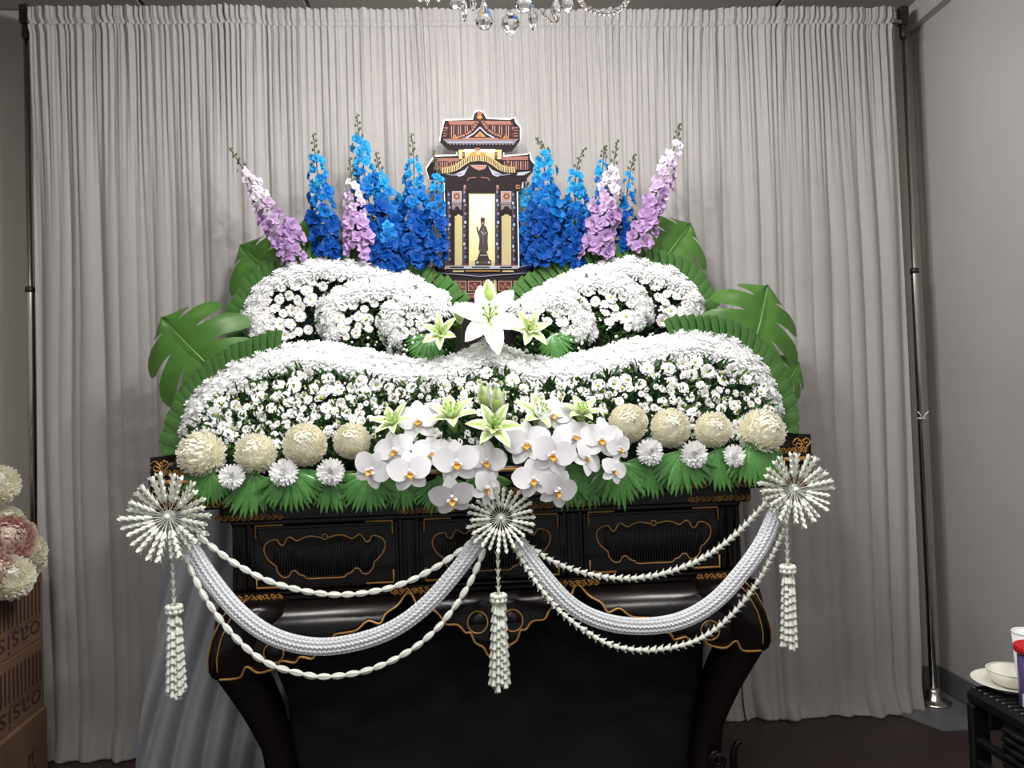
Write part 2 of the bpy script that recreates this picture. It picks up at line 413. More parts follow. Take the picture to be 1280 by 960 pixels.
MB().lathe([(.028, 0), (.029, .002), (.036, .14), (.033, .14), (.026, .004)], 28, (q2.x, q2.y, SZ+.004)).build('body', m_paper, cup)
MB().lathe([(.0355, .138), (.0375, .14), (.0355, .143), (.0335, .14), (.0355, .138)], 28, (q2.x, q2.y, SZ+.004), caps=False).build('rim', m_paper, cup)
# ------------------------------------------------------------------ lacquered altar table
m_lac = mat('dark_lacquer', (22, 15, 14), .2, var=.3, scale=7, c2=(13, 9, 9), coat=.0, spec=.3)
m_lac2 = mat('dark_lacquer_matt', (17, 13, 13), .4, var=.2, scale=9)
m_gold = mat('gold_paint', (204, 154, 92), .38, .35, var=.18, scale=40)
m_gold2 = mat('aged_gilt_carving', (206, 150, 78), .42, .25, var=.35, scale=60)
m_bcloth = mat('black_velvet', (17, 17, 21), .95, var=.25, scale=5, sheen=.12)
m_gcloth = mat('grey_satin', (166, 168, 173), .5, var=.05, scale=4, sheen=.1)
AX = -.036
YS, YW, YK = -.66, -.57, -.13
altar = thing('altar_table', (AX, -.4, 0), 'dark lacquered altar table with gilt scroll trim and curved legs', 'table')
A = altar
# shelf board, rail, frieze, upturned ends
MB().bbox(AX-.905, AX+.905, YS+.004, YK, .978, 1.0, .004).build('shelf_board', m_lac, A, False)
MB().tube([(AX-.9, YS-.002, .989), (AX+.9, YS-.002, .989)], .012, 8).build('shelf_edge', m_lac, A)
for s in (-1, 1): MB().tube([(AX+s*.895, YS-.012, .988), (AX+s*.77, YS-.012, .988)], .0065, 6).build('gold_rail', m_gold, A)
MB().tube([(AX-.74, YS-.012, .988), (AX+.74, YS-.012, .988)], .0055, 6).build('gold_rail', m_gold, A)
fr = MB()
for z0, z1, h in ((.945, .978, .908), (.909, .945, .90)): fr.bbox(AX-h, AX+h, YS+.012, YK+.01, z0, z1, .003)
fr.build('frieze', m_lac, A, False)
for s in (-1, 1):
    out = [(.905, 1.0), (.905, 1.054), (.872, 1.056), (.862, 1.036), (.845, 1.024), (.79, 1.02), (.77, 1.0)]
    pts = [V((AX+s*x, YS+.012, z)) for x, z in out]
    if s > 0: pts.reverse()
    MB().slab(pts, (0, YK-YS-.02, 0)).build('upturned_end', m_lac, A, False)
def spiral(c, r0, turns, a0, sgn, Y, n=18):
    return [V((c[0]+sgn*r0*(1-.8*k/n)*math.cos(a0+2*PI*turns*k/n), Y, c[1]+r0*(1-.8*k/n)*math.sin(a0+2*PI*turns*k/n))) for k in range(n+1)]
def scrolls(x0, x1, z0, z1, Y, name='gilt_scroll', r=.0026, dens=1., flower=True, m=None):
    """a run of curling gilt vines carved on a moulding"""
    mb = MB(); h = z1-z0; n = max(2, int(dens*(x1-x0)/(h*.75))); zc = (z0+z1)/2
    for i in range(n):
        x = x0+(x1-x0)*(i+.5)/n; s = 1 if i % 2 else -1
        mb.tube(spiral((x, zc+s*h*.12), h*.34, 1.3, -s*PI/2, s, Y), r, 5)
        mb.tube([V((x-h*.5+h*k/6, Y, zc-s*h*.38*math.sin(PI*(k/6)*1.2))) for k in range(7)], r*.9, 5)
        for a in (.6, 3.4): mb.ball((x+h*.4*math.cos(a+i), Y, zc+h*.4*math.sin(a+i)), r*1.4, 5, 3)
    if flower:
        xc = (x0+x1)/2
        mb.ball((xc, Y, zc), h*.17, 8, 5)
        for k in range(8): mb.ball((xc+h*.34*math.cos(k*PI/4)*1.4, Y, zc+h*.32*math.sin(k*PI/4)), h*.11, 6, 4)
    return mb.build(name, m or m_gold2, A)
for s in (-1, 1):
    a, b = sorted((AX+s*.895, AX+s*.79))
    scrolls(AX+s*.84-.05, AX+s*.84+.05, 1.001, 1.02, YS+.009, flower=False, r=.0017)
    scrolls(AX+s*.878-.022, AX+s*.878+.022, 1.012, 1.048, YS+.009, flower=False, r=.0017, dens=1.2)
    a, b = sorted((AX+s*.9, AX+s*.63))
    scrolls(a, b, .936, .974, YS+.008, flower=False, r=.0022)
    scrolls(a, b-0 if s < 0 else b, .912, .94, YS+.008, flower=True, r=.0022)
scrolls(AX-.6, AX+.6, .914, .94, YS+.008, flower=False, r=.0025)
# waist mouldings
MB().bbox(AX-.744, AX+.744, -.605, YK-.01, .866, .91, .005).build('upper_moulding', m_lac, A, False)
MB().bbox(AX-.72, AX+.72, YW-.012, YK+.0, .852, .868, .004).build('moulding_bead', m_lac, A, False)
for x, wd in ((-.66, .09), (-.18, .08), (.2, .085), (.65, .09)):
    scrolls(AX+x-wd, AX+x+wd, .869, .889, -.607, r=.0017)
# carcase and three panels
MB().bbox(AX-.718, AX+.718, YW+.008, YK+.0, .66, .856, .003).build('carcase', m_lac, A, False)
for x in (-.7, -.2325, .2325, .7):
    p = MB(); p.bbox(AX+x-.018, AX+x+.018, YW-.006, YW+.012, .664, .853, .003)
    for dx in (-.008, .008): p.tube([(AX+x+dx, YW-.006, .668), (AX+x+dx, YW-.006, .85)], .003, 6)
    p.build('post', m_lac, A, False)
cart_l = [(665, 350), (632, 342), (600, 337), (560, 345), (525, 362), (505, 355), (480, 337), (460, 350), (445, 380), (430, 387), (415, 375), (405, 352), (385, 350), (365, 355), (335, 375), (325, 410), (340, 455), (370, 490), (393, 508), (400, 540), (430, 575), (465, 575), (485, 545), (510, 543), (530, 565), (560, 575), (580, 591)]
def cartouche(scale):
    L = [((x-685)/4.923*scale, -(y-465)/4.923*scale) for x, y in cart_l]
    return L + [(0, -(592-465)/4.923*scale)] + [(-x, z) for x, z in reversed(L)]
for xc in (-.465, 0, .465):
    pn = MB().bbox(AX+xc-.205, AX+xc+.205, YW-.0, YW+.012, .668, .85, .003).build('panel', m_lac, A, False)
    fr = MB()
    for (a, b, c, d) in ((-.2, .2, .838, .848), (-.2, .2, .67, .68), (-.204, -.194, .67, .848), (.194, .204, .67, .848)):
        fr.bbox(AX+xc+a, AX+xc+b, YW-.006, YW+.004, c, d, .002)
    fr.build('panel_frame', m_lac, pn, False)
    C = cartouche(.00228)
    MB().tube(spline([V((AX+xc+x, YW-.004, .757+z)) for x, z in C], 150), .0022, 5).build('gold_cartouche', m_gold, pn)
    MB().tube([V((AX+xc+.0075*math.cos(k*PI/8), YW-.004, .757+.0555+.0075*math.sin(k*PI/8))) for k in range(16)], .0018, 5, True).build('gold_ring', m_gold, pn)
    rb = MB()
    for i in range(-18, 19):
        x = i*.0078; h_ = len(cart_l); zt = interp(sorted((a, b) for a, b in C if b > .012), x)-.006; zb = interp(sorted((a, b) for a, b in C if b < .0), x)+.006
        if zt-zb < .01: continue
        rb.tube([(AX+xc+x, YW-.0005, .757+zb), (AX+xc+x, YW-.0005, .757+zt)], .0024, 5)
    tag(rb.build('ribbed_inset', m_lac2, pn), kind='stuff')
    for sx in (-1, 1):
        for sz in (-1, 1):
            cx, cz = AX+xc+sx*.188, .765+sz*.086
            b = MB(); b.tube([(cx-sx*.075, YW-.007, cz), (cx, YW-.007, cz), (cx, YW-.007, cz-sz*.036)], .0034, 6)
            b.build('gold_corner', m_gold, pn)
MB().bbox(AX-.73, AX+.73, -.598, YK-.005, .645, .664, .005).build('lower_moulding', m_lac, A, False)
MB().tube([(AX-.725, -.598, .668), (AX+.725, -.598, .668)], .005, 6).build('moulding_bead', m_lac, A)
for x in (-.64, -.22, .235, .64): scrolls(AX+x-.062, AX+x+.062, .647, .668, -.602, r=.0017)
# bulging apron with scalloped gold edge
def bulge(z): return -.596-.075*math.sin(PI*min(1, max(0, (.652-z)/.40))**.62)
scal_px = [(276, 848), (301, 845), (310, 831), (325, 839), (347, 832), (353, 824), (370, 826), (377, 819), (392, 821), (398, 812), (419, 801), (419, 792), (445, 787), (460, 776), (475, 779), (482, 768), (496, 759), (509, 747), (520, 757), (531, 770), (539, 763), (550, 770), (557, 779), (572, 780), (582, 789), (588, 789), (594, 801), (604, 807), (610, 817), (621, 822)]
scal = []
for x, y in scal_px: p = at(x, y, -.655); scal.append((p.x-AX, p.z))
scal[-1] = (0, scal[-1][1])
ztab = [(x, z) for x, z in scal]
for i in range(1, len(ztab)):
    if ztab[i][0] <= ztab[i-1][0]: ztab[i] = (ztab[i-1][0]+.0015, ztab[i][1])
full = ztab + [(-x, z) for x, z in reversed(ztab[:-1])]
mb = MB(); xs = sorted(set([-.745+1.49*i/220 for i in range(221)] + [x for x, z in full]))
rows = 9; ids = []
for x in xs:
    zb = interp(full, x); cl = []
    for k in range(rows):
        z = .648+(zb-.648)*k/(rows-1); cl.append(mb.vert((AX+x, bulge(z), z), (0, 0)))
    z = zb; cl += [mb.vert((AX+x, bulge(z)+.025, zb)), mb.vert((AX+x, bulge(.65)+.03, .648))]
    ids.append(cl)
for a, b in zip(ids, ids[1:]):
    for k in range(rows+1): mb.face(a[k], a[k+1], b[k+1], b[k])
mb.build('apron', m_lac, A)
edge = [(x, z) for x, z in scal] + [(-x, z) for x, z in reversed(scal[:-1])]
MB().tube(spline([V((AX+x, bulge(z)-.001, z)) for x, z in edge], 420), .0034, 6).build('gold_scallop_edge', m_gold, A)
for s in (-1, 1):
    for (px, py, r) in ((344, 814, .026), (597, 777, .027)):
        p = at(px, py, -.655); cx = AX+s*(p.x-AX)
        if px < 500: cx = AX+s*abs(p.x-AX)
        MB().tube([V((cx+r*math.cos(k*PI/12), bulge(p.z+r*math.sin(k*PI/12))-.002, p.z+r*math.sin(k*PI/12))) for k in range(24)], .0024, 5, True).build('gold_loop', m_gold, A)
        MB().lathe([(r*.97, -.001), (r*.97, .001)], 24, M=Matrix.Translation((cx, bulge(p.z)-.0005, p.z)) @ Matrix.Rotation(PI/2, 4, 'X')).build('loop_recess', m_lac2, A)
# cabriole legs
outp = [(.655, .704), (.62, .732), (.57, .752), (.52, .762), (.486, .762), (.45, .748), (.40, .726), (.34, .70), (.28, .678), (.22, .658), (.15, .65), (.09, .655), (.045, .672), (.0, .685)]
inp = [(.655, .56), (.62, .57), (.57, .63), (.52, .65), (.486, .65), (.45, .638), (.41, .622), (.34, .603), (.28, .592), (.22, .583), (.15, .572), (.09, .565), (.045, .572), (.0, .575)]
def leg(s, front):
    mb = MB(); rings = []
    for i in range(40):
        z = .655*(1-i/39); xo = interp(sorted(outp), z); xi = interp(sorted(inp), z)
        d = xo-.704                                        # front/back flare mirrors the side flare
        yf = min(-.60-d*.95, bulge(z)-.002 if z > .47 else 1) if front else (YK+.0+d*.3)
        th = (xo-xi)*.9
        yb = yf+th if front else yf-th
        if not front: yf, yb = yb, yf
        c = .012
        P = [(xi, yf), (xo-c, yf), (xo-c*.3, yf+c*.3), (xo, yf+c), (xo, yb), (xi, yb)]
        R = [V((AX+s*x, y, z)) for x, y in P]
        rings.append(R if s > 0 else R[::-1])
    l = mb.loft(rings, True, True).build('leg', m_lac, A)
    if front:
        zs = [.655-.17*k/20 for k in range(21)]
        ed = []; ed2 = []
        for z in zs:
            xo = interp(sorted(outp), z); d = xo-.704
            ed.append(V((AX+s*(xo-.003), min(-.60-d*.95, bulge(z)-.002)+.003, z))); ed2.append(V((AX+s*(xo-.028), min(-.60-d*.95, bulge(z)-.002)-.002, z)))
        MB().tube(spline(ed, 40), .0019, 5).build('gold_edge', m_gold, l); MB().tube(spline(ed2, 40), .0022, 5).build('gold_edge', m_gold, l)
        # scrolled foot
        zc, xc = .125, .655
        yq = -.60+.055*.95-.02
        MB().tube([V((AX+s*(xc-.028+.026*(1-.75*k/30)*math.cos(4*PI*k/30+PI/2)), yq, zc+.026*(1-.75*k/30)*math.sin(4*PI*k/30+PI/2))) for k in range(31)], .009, 7).build('foot_scroll', m_lac, l)
        MB().tube(spline([V((AX+s*(xc+dx), yq+.005, z)) for dx, z in ((-.02, 0.02), (.01, .05), (.022, .09), (.02, .13), (.03, .165), (.045, .175))], 20), lambda t: .016-.008*t, 7).build('foot_leaf', m_lac, l)
    return l
for s in (-1, 1):
    leg(s, True); leg(s, False)
# stretcher behind, side aprons
for s in (-1, 1): MB().bbox(AX+s*.69-.012, AX+s*.69+.012, -.6, YK, .5, .65, .004).build('side_apron', m_lac, A, False)

# black cloth hanging under the table
def drape(name, x0, x1, y0, z0, z1, m, fold, n=120, rows=26, slant=None, flare=0., loc=None):
    mb = MB(); R = []
    for j in range(rows):
        t = j/(rows-1); z = z1+(z0-z1)*t; r = []
        for i in range(n+1):
            u = i/n; xa = x0+(slant[0]*t if slant else 0); xb = x1+(slant[1]*t if slant else 0)
            x = xa+(xb-xa)*u; f = fold(x, z, u, t)
            r.append(V((x, y0-f-flare*t*t, z)))
        R.append(r)
    return mb.loft(R, False).build(name, m, None, True, loc or ((x0+x1)/2, y0, z0))
bl, br = at(345, 900, -.5).x, at(887, 800, -.5).x
o = drape('black_cloth', AX-.61, br, -.47, .004, .63, m_bcloth, lambda x, z, u, t: .012*t*math.sin(x*22+2*noise.noise((x*3, z*2, 0)))+.02*noise.noise((x*3, z*2.4, 1)), slant=(0.02, -.035))
tag(o, 'black velvet cloth hanging beneath the altar table between its curved legs', 'cloth')
a, b = at(206, 660, -.2).x, AX-.62
o = drape('grey_cloth', a, b, -.11, .006, .905, m_gcloth, lambda x, z, u, t: (.022+.045*t)*crease(x+.2*t+.1*noise.noise((x*2, z*1.5, 4)), .078, .3)+.02*noise.noise((x*4, z*2, 7)), slant=(-.11, .02), flare=.05)
tag(o, 'grey satin cloth hanging behind the altar table near the cartons', 'cloth')
# ------------------------------------------------------------------ flower prototypes (unit radius, facing +Z, up +Y)
m_white = mat('white_petal', (248, 247, 247), .6, var=.03, trans=.12, spec=.2)
m_pure = mat('pure_white_petal', (253, 253, 253), .6, var=.0, trans=.3, spec=.2)
m_cream = mat('cream_petal', (246, 240, 208), .6, var=.04, trans=.25, spec=.2, grad=(1, [(0, (252, 248, 218)), (.4, (254, 251, 234)), (1, (255, 253, 244))]))
m_pink = mat('pink_petal', (226, 190, 186), .6, var=.1, trans=.2, spec=.2, grad=(1, [(0, (208, 146, 154)), (.45, (228, 190, 184)), (1, (246, 232, 216))]))
m_eye = mat('yellow_green_eye', (176, 172, 60), .7, var=.25, scale=400, c2=(122, 136, 46))
m_stem = mat('green_stem', (58, 92, 40), .55, var=.2)
m_fol = mat('dark_foliage', (52, 92, 44), .5, var=.3, scale=18, c2=(28, 58, 28), trans=.15)
m_fol2 = mat('fresh_foliage', (92, 132, 62), .5, var=.25, scale=18, trans=.15)
m_foam = mat('wet_floral_foam', (16, 30, 16), .9, var=.3, scale=50)
m_orch = mat('orchid_petal', (246, 245, 250), .5, var=.05, scale=9, trans=.15, spec=.25, grad=(1, [(0, (232, 230, 232)), (.3, (246, 245, 249)), (1, (250, 249, 252))]))
m_lipo = mat('orange_lip', (206, 124, 40), .5, var=.35, scale=160, c2=(226, 190, 70))
m_lily = mat('white_lily_petal', (245, 247, 235), .5, var=.05, trans=.15, spec=.25, grad=(0, [(0, (250, 251, 246)), (.38, (244, 247, 232)), (.5, (206, 222, 160)), (.62, (244, 247, 232)), (1, (250, 251, 246))]))
m_glily = mat('green_lily_petal', (200, 222, 120), .5, var=.06, trans=.15, spec=.25, grad=(0, [(0, (248, 250, 240)), (.22, (236, 243, 206)), (.5, (176, 206, 96)), (.78, (236, 243, 206)), (1, (248, 250, 240))]))
m_bud = mat('green_lily_bud', (150, 186, 84), .5, var=.2, scale=20, c2=(190, 214, 130))
m_palm = mat('palm_leaf', (96, 150, 76), .26, var=.3, scale=14, c2=(58, 112, 52), trans=.12, spec=.5)
m_fold = mat('folded_leaf', (88, 128, 64), .34, var=.25, scale=16, c2=(46, 88, 42), trans=.1, spec=.45)
m_mon = mat('monstera_leaf', (88, 130, 54), .32, var=.3, scale=5, c2=(52, 98, 38), trans=.15, spec=.45)
m_rib = mat('pale_leaf_rib', (112, 156, 76), .4, var=.1)

def mum_mesh(name, rings, m, segs=2, seed=1, w=.105, core=.3):
    random.seed(seed); mb = MB()
    mb.ball((0, 0, core*.2), core, 9, 5, .7)
    for (n, L, pitch, curl, r0, z0) in rings:
        for k in range(n):
            a = 2*PI*(k+uni(-.25, .25))/n; d = V((math.cos(a), math.sin(a), 0)); ww = w*uni(.85, 1.15)
            mb.blade(d*r0+V((0, 0, z0)), d, (0, 0, 1), L*uni(.9, 1.08), lambda t: ww*(.55+.75*math.sin(PI*min(1, .15+.75*t)))*(1 if t < .95 else .55), segs, pitch+uni(-.12, .12), curl, .35, uni(-.3, .3))
    mb.cur = 1; mb.tube([(0, 0, 0), (0, 0, -.35), (.04, 0, -1.0)], .06, 5)
    return mb.mesh(name, [m, m_stem])
MUM = [mum_mesh('chrysanthemum', [(6, .45, 1.25, -.3, .05, .3), (10, .58, 1.0, -.4, .12, .26), (14, .72, .72, -.45, .16, .2), (17, .84, .42, -.5, .18, .12), (18, .88, .12, -.45, .16, .04), (14, .8, -.2, -.3, .16, -.02)], m_pure, seed=s, w=.125, core=.62) for s in (1, 2, 3)]
MED_ = [mum_mesh('chrysanthemum', [(7, .3, 1.2, -.2, .04, .3), (11, .42, 1.0, .2, .12, .26), (15, .55, .8, .2, .2, .2), (19, .68, .5, .1, .24, .12), (22, .76, .15, .1, .25, .05), (20, .74, -.2, .1, .22, -.04)], m_white, seed=s, w=.075, core=.34) for s in (11, 12)]
def daisy_mesh(seed, np_, two):
    random.seed(seed); mb = MB()
    for lay in range(2 if two else 1):
        n = np_ if lay == 0 else np_-3
        for k in range(n):
            a = 2*PI*(k+.5*lay+uni(-.15, .15))/n; d = V((math.cos(a), math.sin(a), 0))
            mb.blade(d*.16+V((0, 0, .02+.05*lay)), d, (0, 0, 1), (.84 if lay == 0 else .66)*uni(.92, 1.05), lambda t: .17*(.5+.9*math.sin(PI*min(1, .12+.72*t))), 2, .22+.25*lay+uni(-.12, .12), -.35, .25, uni(-.2, .2))
    mb.cur = 1; mb.tube([(0, 0, 0), (0, 0, -.5), (.08, 0, -1.7)], .05, 4)
    return mb.mesh('daisy_petals', [m_white, m_stem])
DAISY = [daisy_mesh(21, 13, True), daisy_mesh(22, 12, True), daisy_mesh(23, 14, False)]
EYE = MB().ball((0, 0, .04), .23, 9, 5, .55).mesh('eye', m_eye)
def pompon_mesh(seed, m, n=330, w=.075, L=.42, shag=.0):
    random.seed(seed); mb = MB(); mb.ball((0, 0, 0), .74, 14, 9)
    for i in range(n):
        u = 1-1.86*(i+.5)/n; ph = i*2.399963; s = math.sqrt(max(0, 1-u*u)); p = V((s*math.cos(ph), s*math.sin(ph), u))
        up = (V((0, 0, 1))-p*u); up = up.normalized() if up.length > 1e-3 else V((1, 0, 0))
        d = (p*.85+up*(.6-shag)+V((uni(-.2, .2), uni(-.2, .2), uni(-.2, .2)))).normalized()
        mb.blade(p*.72, d, p, L*uni(.85, 1.12), lambda t: w*(.5+.8*math.sin(PI*min(1, .15+.7*t))), 2, .15, -1.0+shag, .4, uni(-.35, .35))
    mb.cur = 1; mb.tube([(0, 0, -.6), (0, 0, -1.5)], .07, 5)
    return mb.mesh('pompon_petals', [m, m_stem])
POM = [pompon_mesh(31, m_cream, 560, .042, .34, .05), pompon_mesh(32, m_cream, 520, .044, .36, .12), pompon_mesh(33, m_cream, 420, .052, .44, .15)]
MED = [mum_mesh('chrysanthemum', [(8, .3, 1.35, .1, .05, .34), (12, .42, 1.15, .1, .12, .3), (16, .54, .9, .15, .18, .24), (20, .66, .6, .2, .22, .16), (24, .76, .28, .2, .24, .08), (24, .8, -.05, .2, .22, 0), (20, .76, -.4, .2, .2, -.06)], m_pure, seed=s, w=.115, core=.55) for s in (11, 12)]
PPOM = pompon_mesh(34, m_pink, 260, .09, .45)

def inst(name, me, loc, face, s, label, cat, group, up=(0, 0, 1), roll=0.):
    o = obj(name, me, None, loc); o.rotation_euler = frame(face, up, roll); o.scale = (s, s, s)
    return tag(o, label, cat, group)
def inst2(name, loc, face, s, label, cat, group, parts, up=(0, 0, 1), roll=0.):
    t = thing(name, loc, label, cat, group); t.rotation_euler = frame(face, up, roll); t.scale = (s, s, s)
    for nm, me in parts: obj(nm, me, t)
    return t

# ------------------------------------------------------------------ outlines of the two tiers (traced, then carried to their own depth)
RIDGE = [(232, 552), (229, 540), (236, 516), (255, 486), (290, 460), (330, 443), (370, 434), (410, 433), (450, 441), (490, 450), (530, 453), (560, 450), (585, 441), (608, 430), (630, 438), (660, 448), (690, 450), (720, 447), (750, 440), (790, 430), (830, 422), (865, 418), (900, 423), (930, 436), (950, 456), (964, 482), (971, 506), (970, 528)]
rtab = [(x, y) for x, y in RIDGE[1:-1]]
def ridge_y(x): return interp(rtab, x)
def base_y(x): return 606-28*(x-235)/750
def bankY(v): return -.405-.25*max(0, min(1.1, v))**.85
def bank_pt(px, py, lift=0.):
    v = (py-ridge_y(px))/(base_y(px)-ridge_y(px)); return at(px, py, bankY(v)-lift), v
# the floral foam under the lower tier
mb = MB(); R_ = []
for i, p in enumerate(spline([(x, y, 0) for x, y in RIDGE], 90)):
    xb = max(246, min(964, p.x)); col_ = []
    p1x, p1y = p.x+(600-p.x)*.012, p.y+9
    yb = base_y(xb)-4
    q = at(p1x, p1y, -.36); col_.append(V((q.x, -.36, 1.001))); col_.append(q)
    for k in range(9):
        v = k/8; x = p1x+(xb-p1x)*v; y = p1y+(yb-p1y)*v; P = at(x, y, bankY(v)+.03); P.z = max(P.z, 1.001); col_.append(P)
    R_.append([V((P.x, P.y, P.z)) for P in col_])
bank = thing('lower_foam_bank', (AX, -.5, 1.0), 'green foam and leaf bank of the lower flower tier on the altar shelf', 'flower base')
mb.loft(R_, False, False)
mb.build('foam', m_foam, bank)
ARCS = {('l', 0): [(318, 428), (308, 402), (314, 378), (331, 355), (356, 340), (390, 331), (430, 330), (470, 336), (510, 348), (540, 362), (566, 382)],
        ('l', 1): [(412, 428), (402, 408), (401, 390), (411, 373), (430, 362), (462, 353), (500, 354), (532, 364), (560, 380)],
        ('l', 2): [(492, 434), (480, 416), (477, 399), (487, 383), (506, 373), (535, 371), (566, 384)],
        ('r', 0): [(645, 384), (672, 364), (702, 350), (732, 338), (762, 331), (792, 329), (825, 336), (848, 345), (865, 361), (874, 382), (868, 408)],
        ('r', 1): [(652, 382), (682, 364), (706, 353), (740, 345), (768, 348), (792, 358), (808, 377), (811, 395), (802, 413)],
        ('r', 2): [(650, 384), (680, 367), (704, 367), (725, 378), (736, 396), (738, 414), (728, 430)]}
LY = [-.27, -.315, -.36]
SIDE = {'l': 'carton', 'r': 'stool'}; ARCN = ['tall outer', 'middle', 'small inner']
lobes = {}
for (s, k), arc in ARCS.items():
    P = [at(p.x, p.y+10, LY[k]+.015) for p in spline([(x, y, 0) for x, y in arc], 40)]
    lo = [P[0], P[-1]]
    pts = P+[V((P[-1].x, P[-1].y, 1.001)), V((P[0].x, P[0].y, 1.001))]
    o = MB().slab(pts, (0, .035, 0)).build('upper_foam_lobe', m_foam, None, False, ((P[0].x+P[-1].x)/2, LY[k], 1.0))
    lobes[s, k] = tag(o, f'{ARCN[k]} green foam lobe of the upper flower tier on the {SIDE[s]} side', 'flower base', 'upper tier foam lobes')

# ------------------------------------------------------------------ dense white crests
random.seed(5)
def crest(curve, Yf, rows, step, rad, label, group, closed_depth=0.):
    """rows: (inward pixels, depth offset, outward weight)"""
    n0 = 0; out = []
    L = sum(((V((*a, 0))-V((*b, 0))).length for a, b in zip(curve, curve[1:])))
    for ri, (inw, dy, ow) in enumerate(rows):
        n = int(L/step); pts = spline([(x, y, 0) for x, y in curve], n*2+1)
        for i in range(n):
            j = i*2+(ri % 2); p = pts[j]; t = pts[min(j+1, 2*n)]-pts[max(j-1, 0)]; t.normalize()
            nx, ny = t.y, -t.x                                   # outward in the picture
            px, py = p.x-nx*inw+uni(-1.5, 1.5), p.y-ny*inw+uni(-1.5, 1.5)
            P = at(px, py, Yf(px, py)+dy)
            face = V((nx*ow+uni(-.2, .2), -.75+uni(-.1, .1), -ny*ow+.15+uni(-.15, .15)))
            out.append(inst('white_chrysanthemum', random.choice(MUM), P, face, rad*uni(.9, 1.12)*(CAM-P).length/F, label, 'flower', group, roll=uni(0, 6)))
    return out
def lowY(px, py): return bankY((py-ridge_y(px))/(base_y(px)-ridge_y(px)))-.0
LOWC = crest(RIDGE, lambda x, y: -.41, [(5, .03, 1.1), (13, 0, .8), (21, -.02, .45)], 17.0, 15., 'double white chrysanthemum packed into the waved crest of the lower tier', 'crest chrysanthemums of the lower tier')
for o in LOWC:
    s = 'carton-side swell' if o.location.x < -.3 else 'stool-side swell' if o.location.x > .24 else 'dip under the large white lily'
    o['label'] = f'double white chrysanthemum packed into the lower tier crest, {s}'; o['group'] = f'lower crest chrysanthemums, {s}'
for (s, k), arc in ARCS.items():
    crest(arc, lambda x, y, k=k: LY[k], [(3, .02, 1.1), (10, -.002, .6)], 17.0, 13., f'double white chrysanthemum packed into the {ARCN[k]} arc of the upper tier, {SIDE[s]} side', f'{ARCN[k]} arc chrysanthemums, {SIDE[s]} side')

# ------------------------------------------------------------------ spray daisies
placed = []
AVOID = [(252, 568, 26), (320, 567, 24), (381, 556, 27), (440, 551, 24), (785, 529, 26), (838, 535, 26), (891, 537, 23), (951, 540, 26), (524, 522, 24), (566, 525, 22), (617, 535, 22), (493, 530, 22), (677, 530, 22), (726, 520, 20), (690, 520, 22), (610, 400, 36), (553, 418, 20), (660, 412, 20)]
def free(x, y, d, k=.42):
    if any((x-a)**2+(y-b)**2 < (r+d*.25)**2 for a, b, r in AVOID): return False
    return all((x-a)**2+(y-b)**2 > ((d+e)*k)**2 for a, b, e in placed)
random.seed(9); nd = 0; tries = 0
while nd < 165 and tries < 9000:
    tries += 1; x = uni(238, 966); ry = ridge_y(x)
    v = uni(.18, .95)**1.25; y = ry+20+v*(base_y(x)-ry-44)
    if y > 556 or (440 < x < 780 and y > 520 and rnd() < .6): continue
    if rnd() < v*.6: continue
    d = uni(13, 19) if v < .3 else uni(7, 14)
    if not free(x, y, d): continue
    placed.append((x, y, d)); nd += 1
    P, vv = bank_pt(x, y, .012)
    wh = 'above the carton-side cream pompons' if x < 465 else 'above the stool-side cream pompons' if x > 760 else 'above the orchids and green lilies'
    inst2('spray_daisy', P, (uni(-.45, .45), -.9, uni(-.1, .75)), d*.53*(CAM-P).length/F, f'small white spray daisy in the lower tier {wh}', 'flower', f'spray daisies {wh}', [('petals', random.choice(DAISY)), ('eye', EYE)], roll=uni(0, 6))
def inside(x, y, poly):
    c = False
    for (a, b), (e, f) in zip(poly, poly[1:]+poly[:1]):
        if (b > y) != (f > y) and x < (e-a)*(y-b)/(f-b)+a: c = not c
    return c
for s in 'lr':
    n = 0; tries = 0
    while n < 70 and tries < 5000:
        tries += 1; x = uni(315, 570) if s == 'l' else uni(645, 872); y = uni(345, 432)
        k = next((k for k in (2, 1, 0) if inside(x, y, ARCS[s, k])), None)
        if k is None: continue
        near = min((x-a)**2+(y-b)**2 for kk in range(3) for a, b in [(p.x, p.y) for p in spline([(u, v, 0) for u, v in ARCS[s, kk]], 30)])**.5
        if near < 15.5 or (near > 34 and rnd() < .3): continue
        d = uni(10, 18)
        if not free(x, y, d, .4): continue
        placed.append((x, y, d)); n += 1; P = at(x, y, LY[k]-.012)
        inst2('spray_daisy', P, (uni(-.5, .5), -.9, uni(-.2, .6)), d*.53*(CAM-P).length/F, f'small white spray daisy with yellow-green eye in the upper tier, {SIDE[s]} side', 'flower', f'spray daisies of the upper tier, {SIDE[s]} side', [('petals', random.choice(DAISY)), ('eye', EYE)], roll=uni(0, 6))
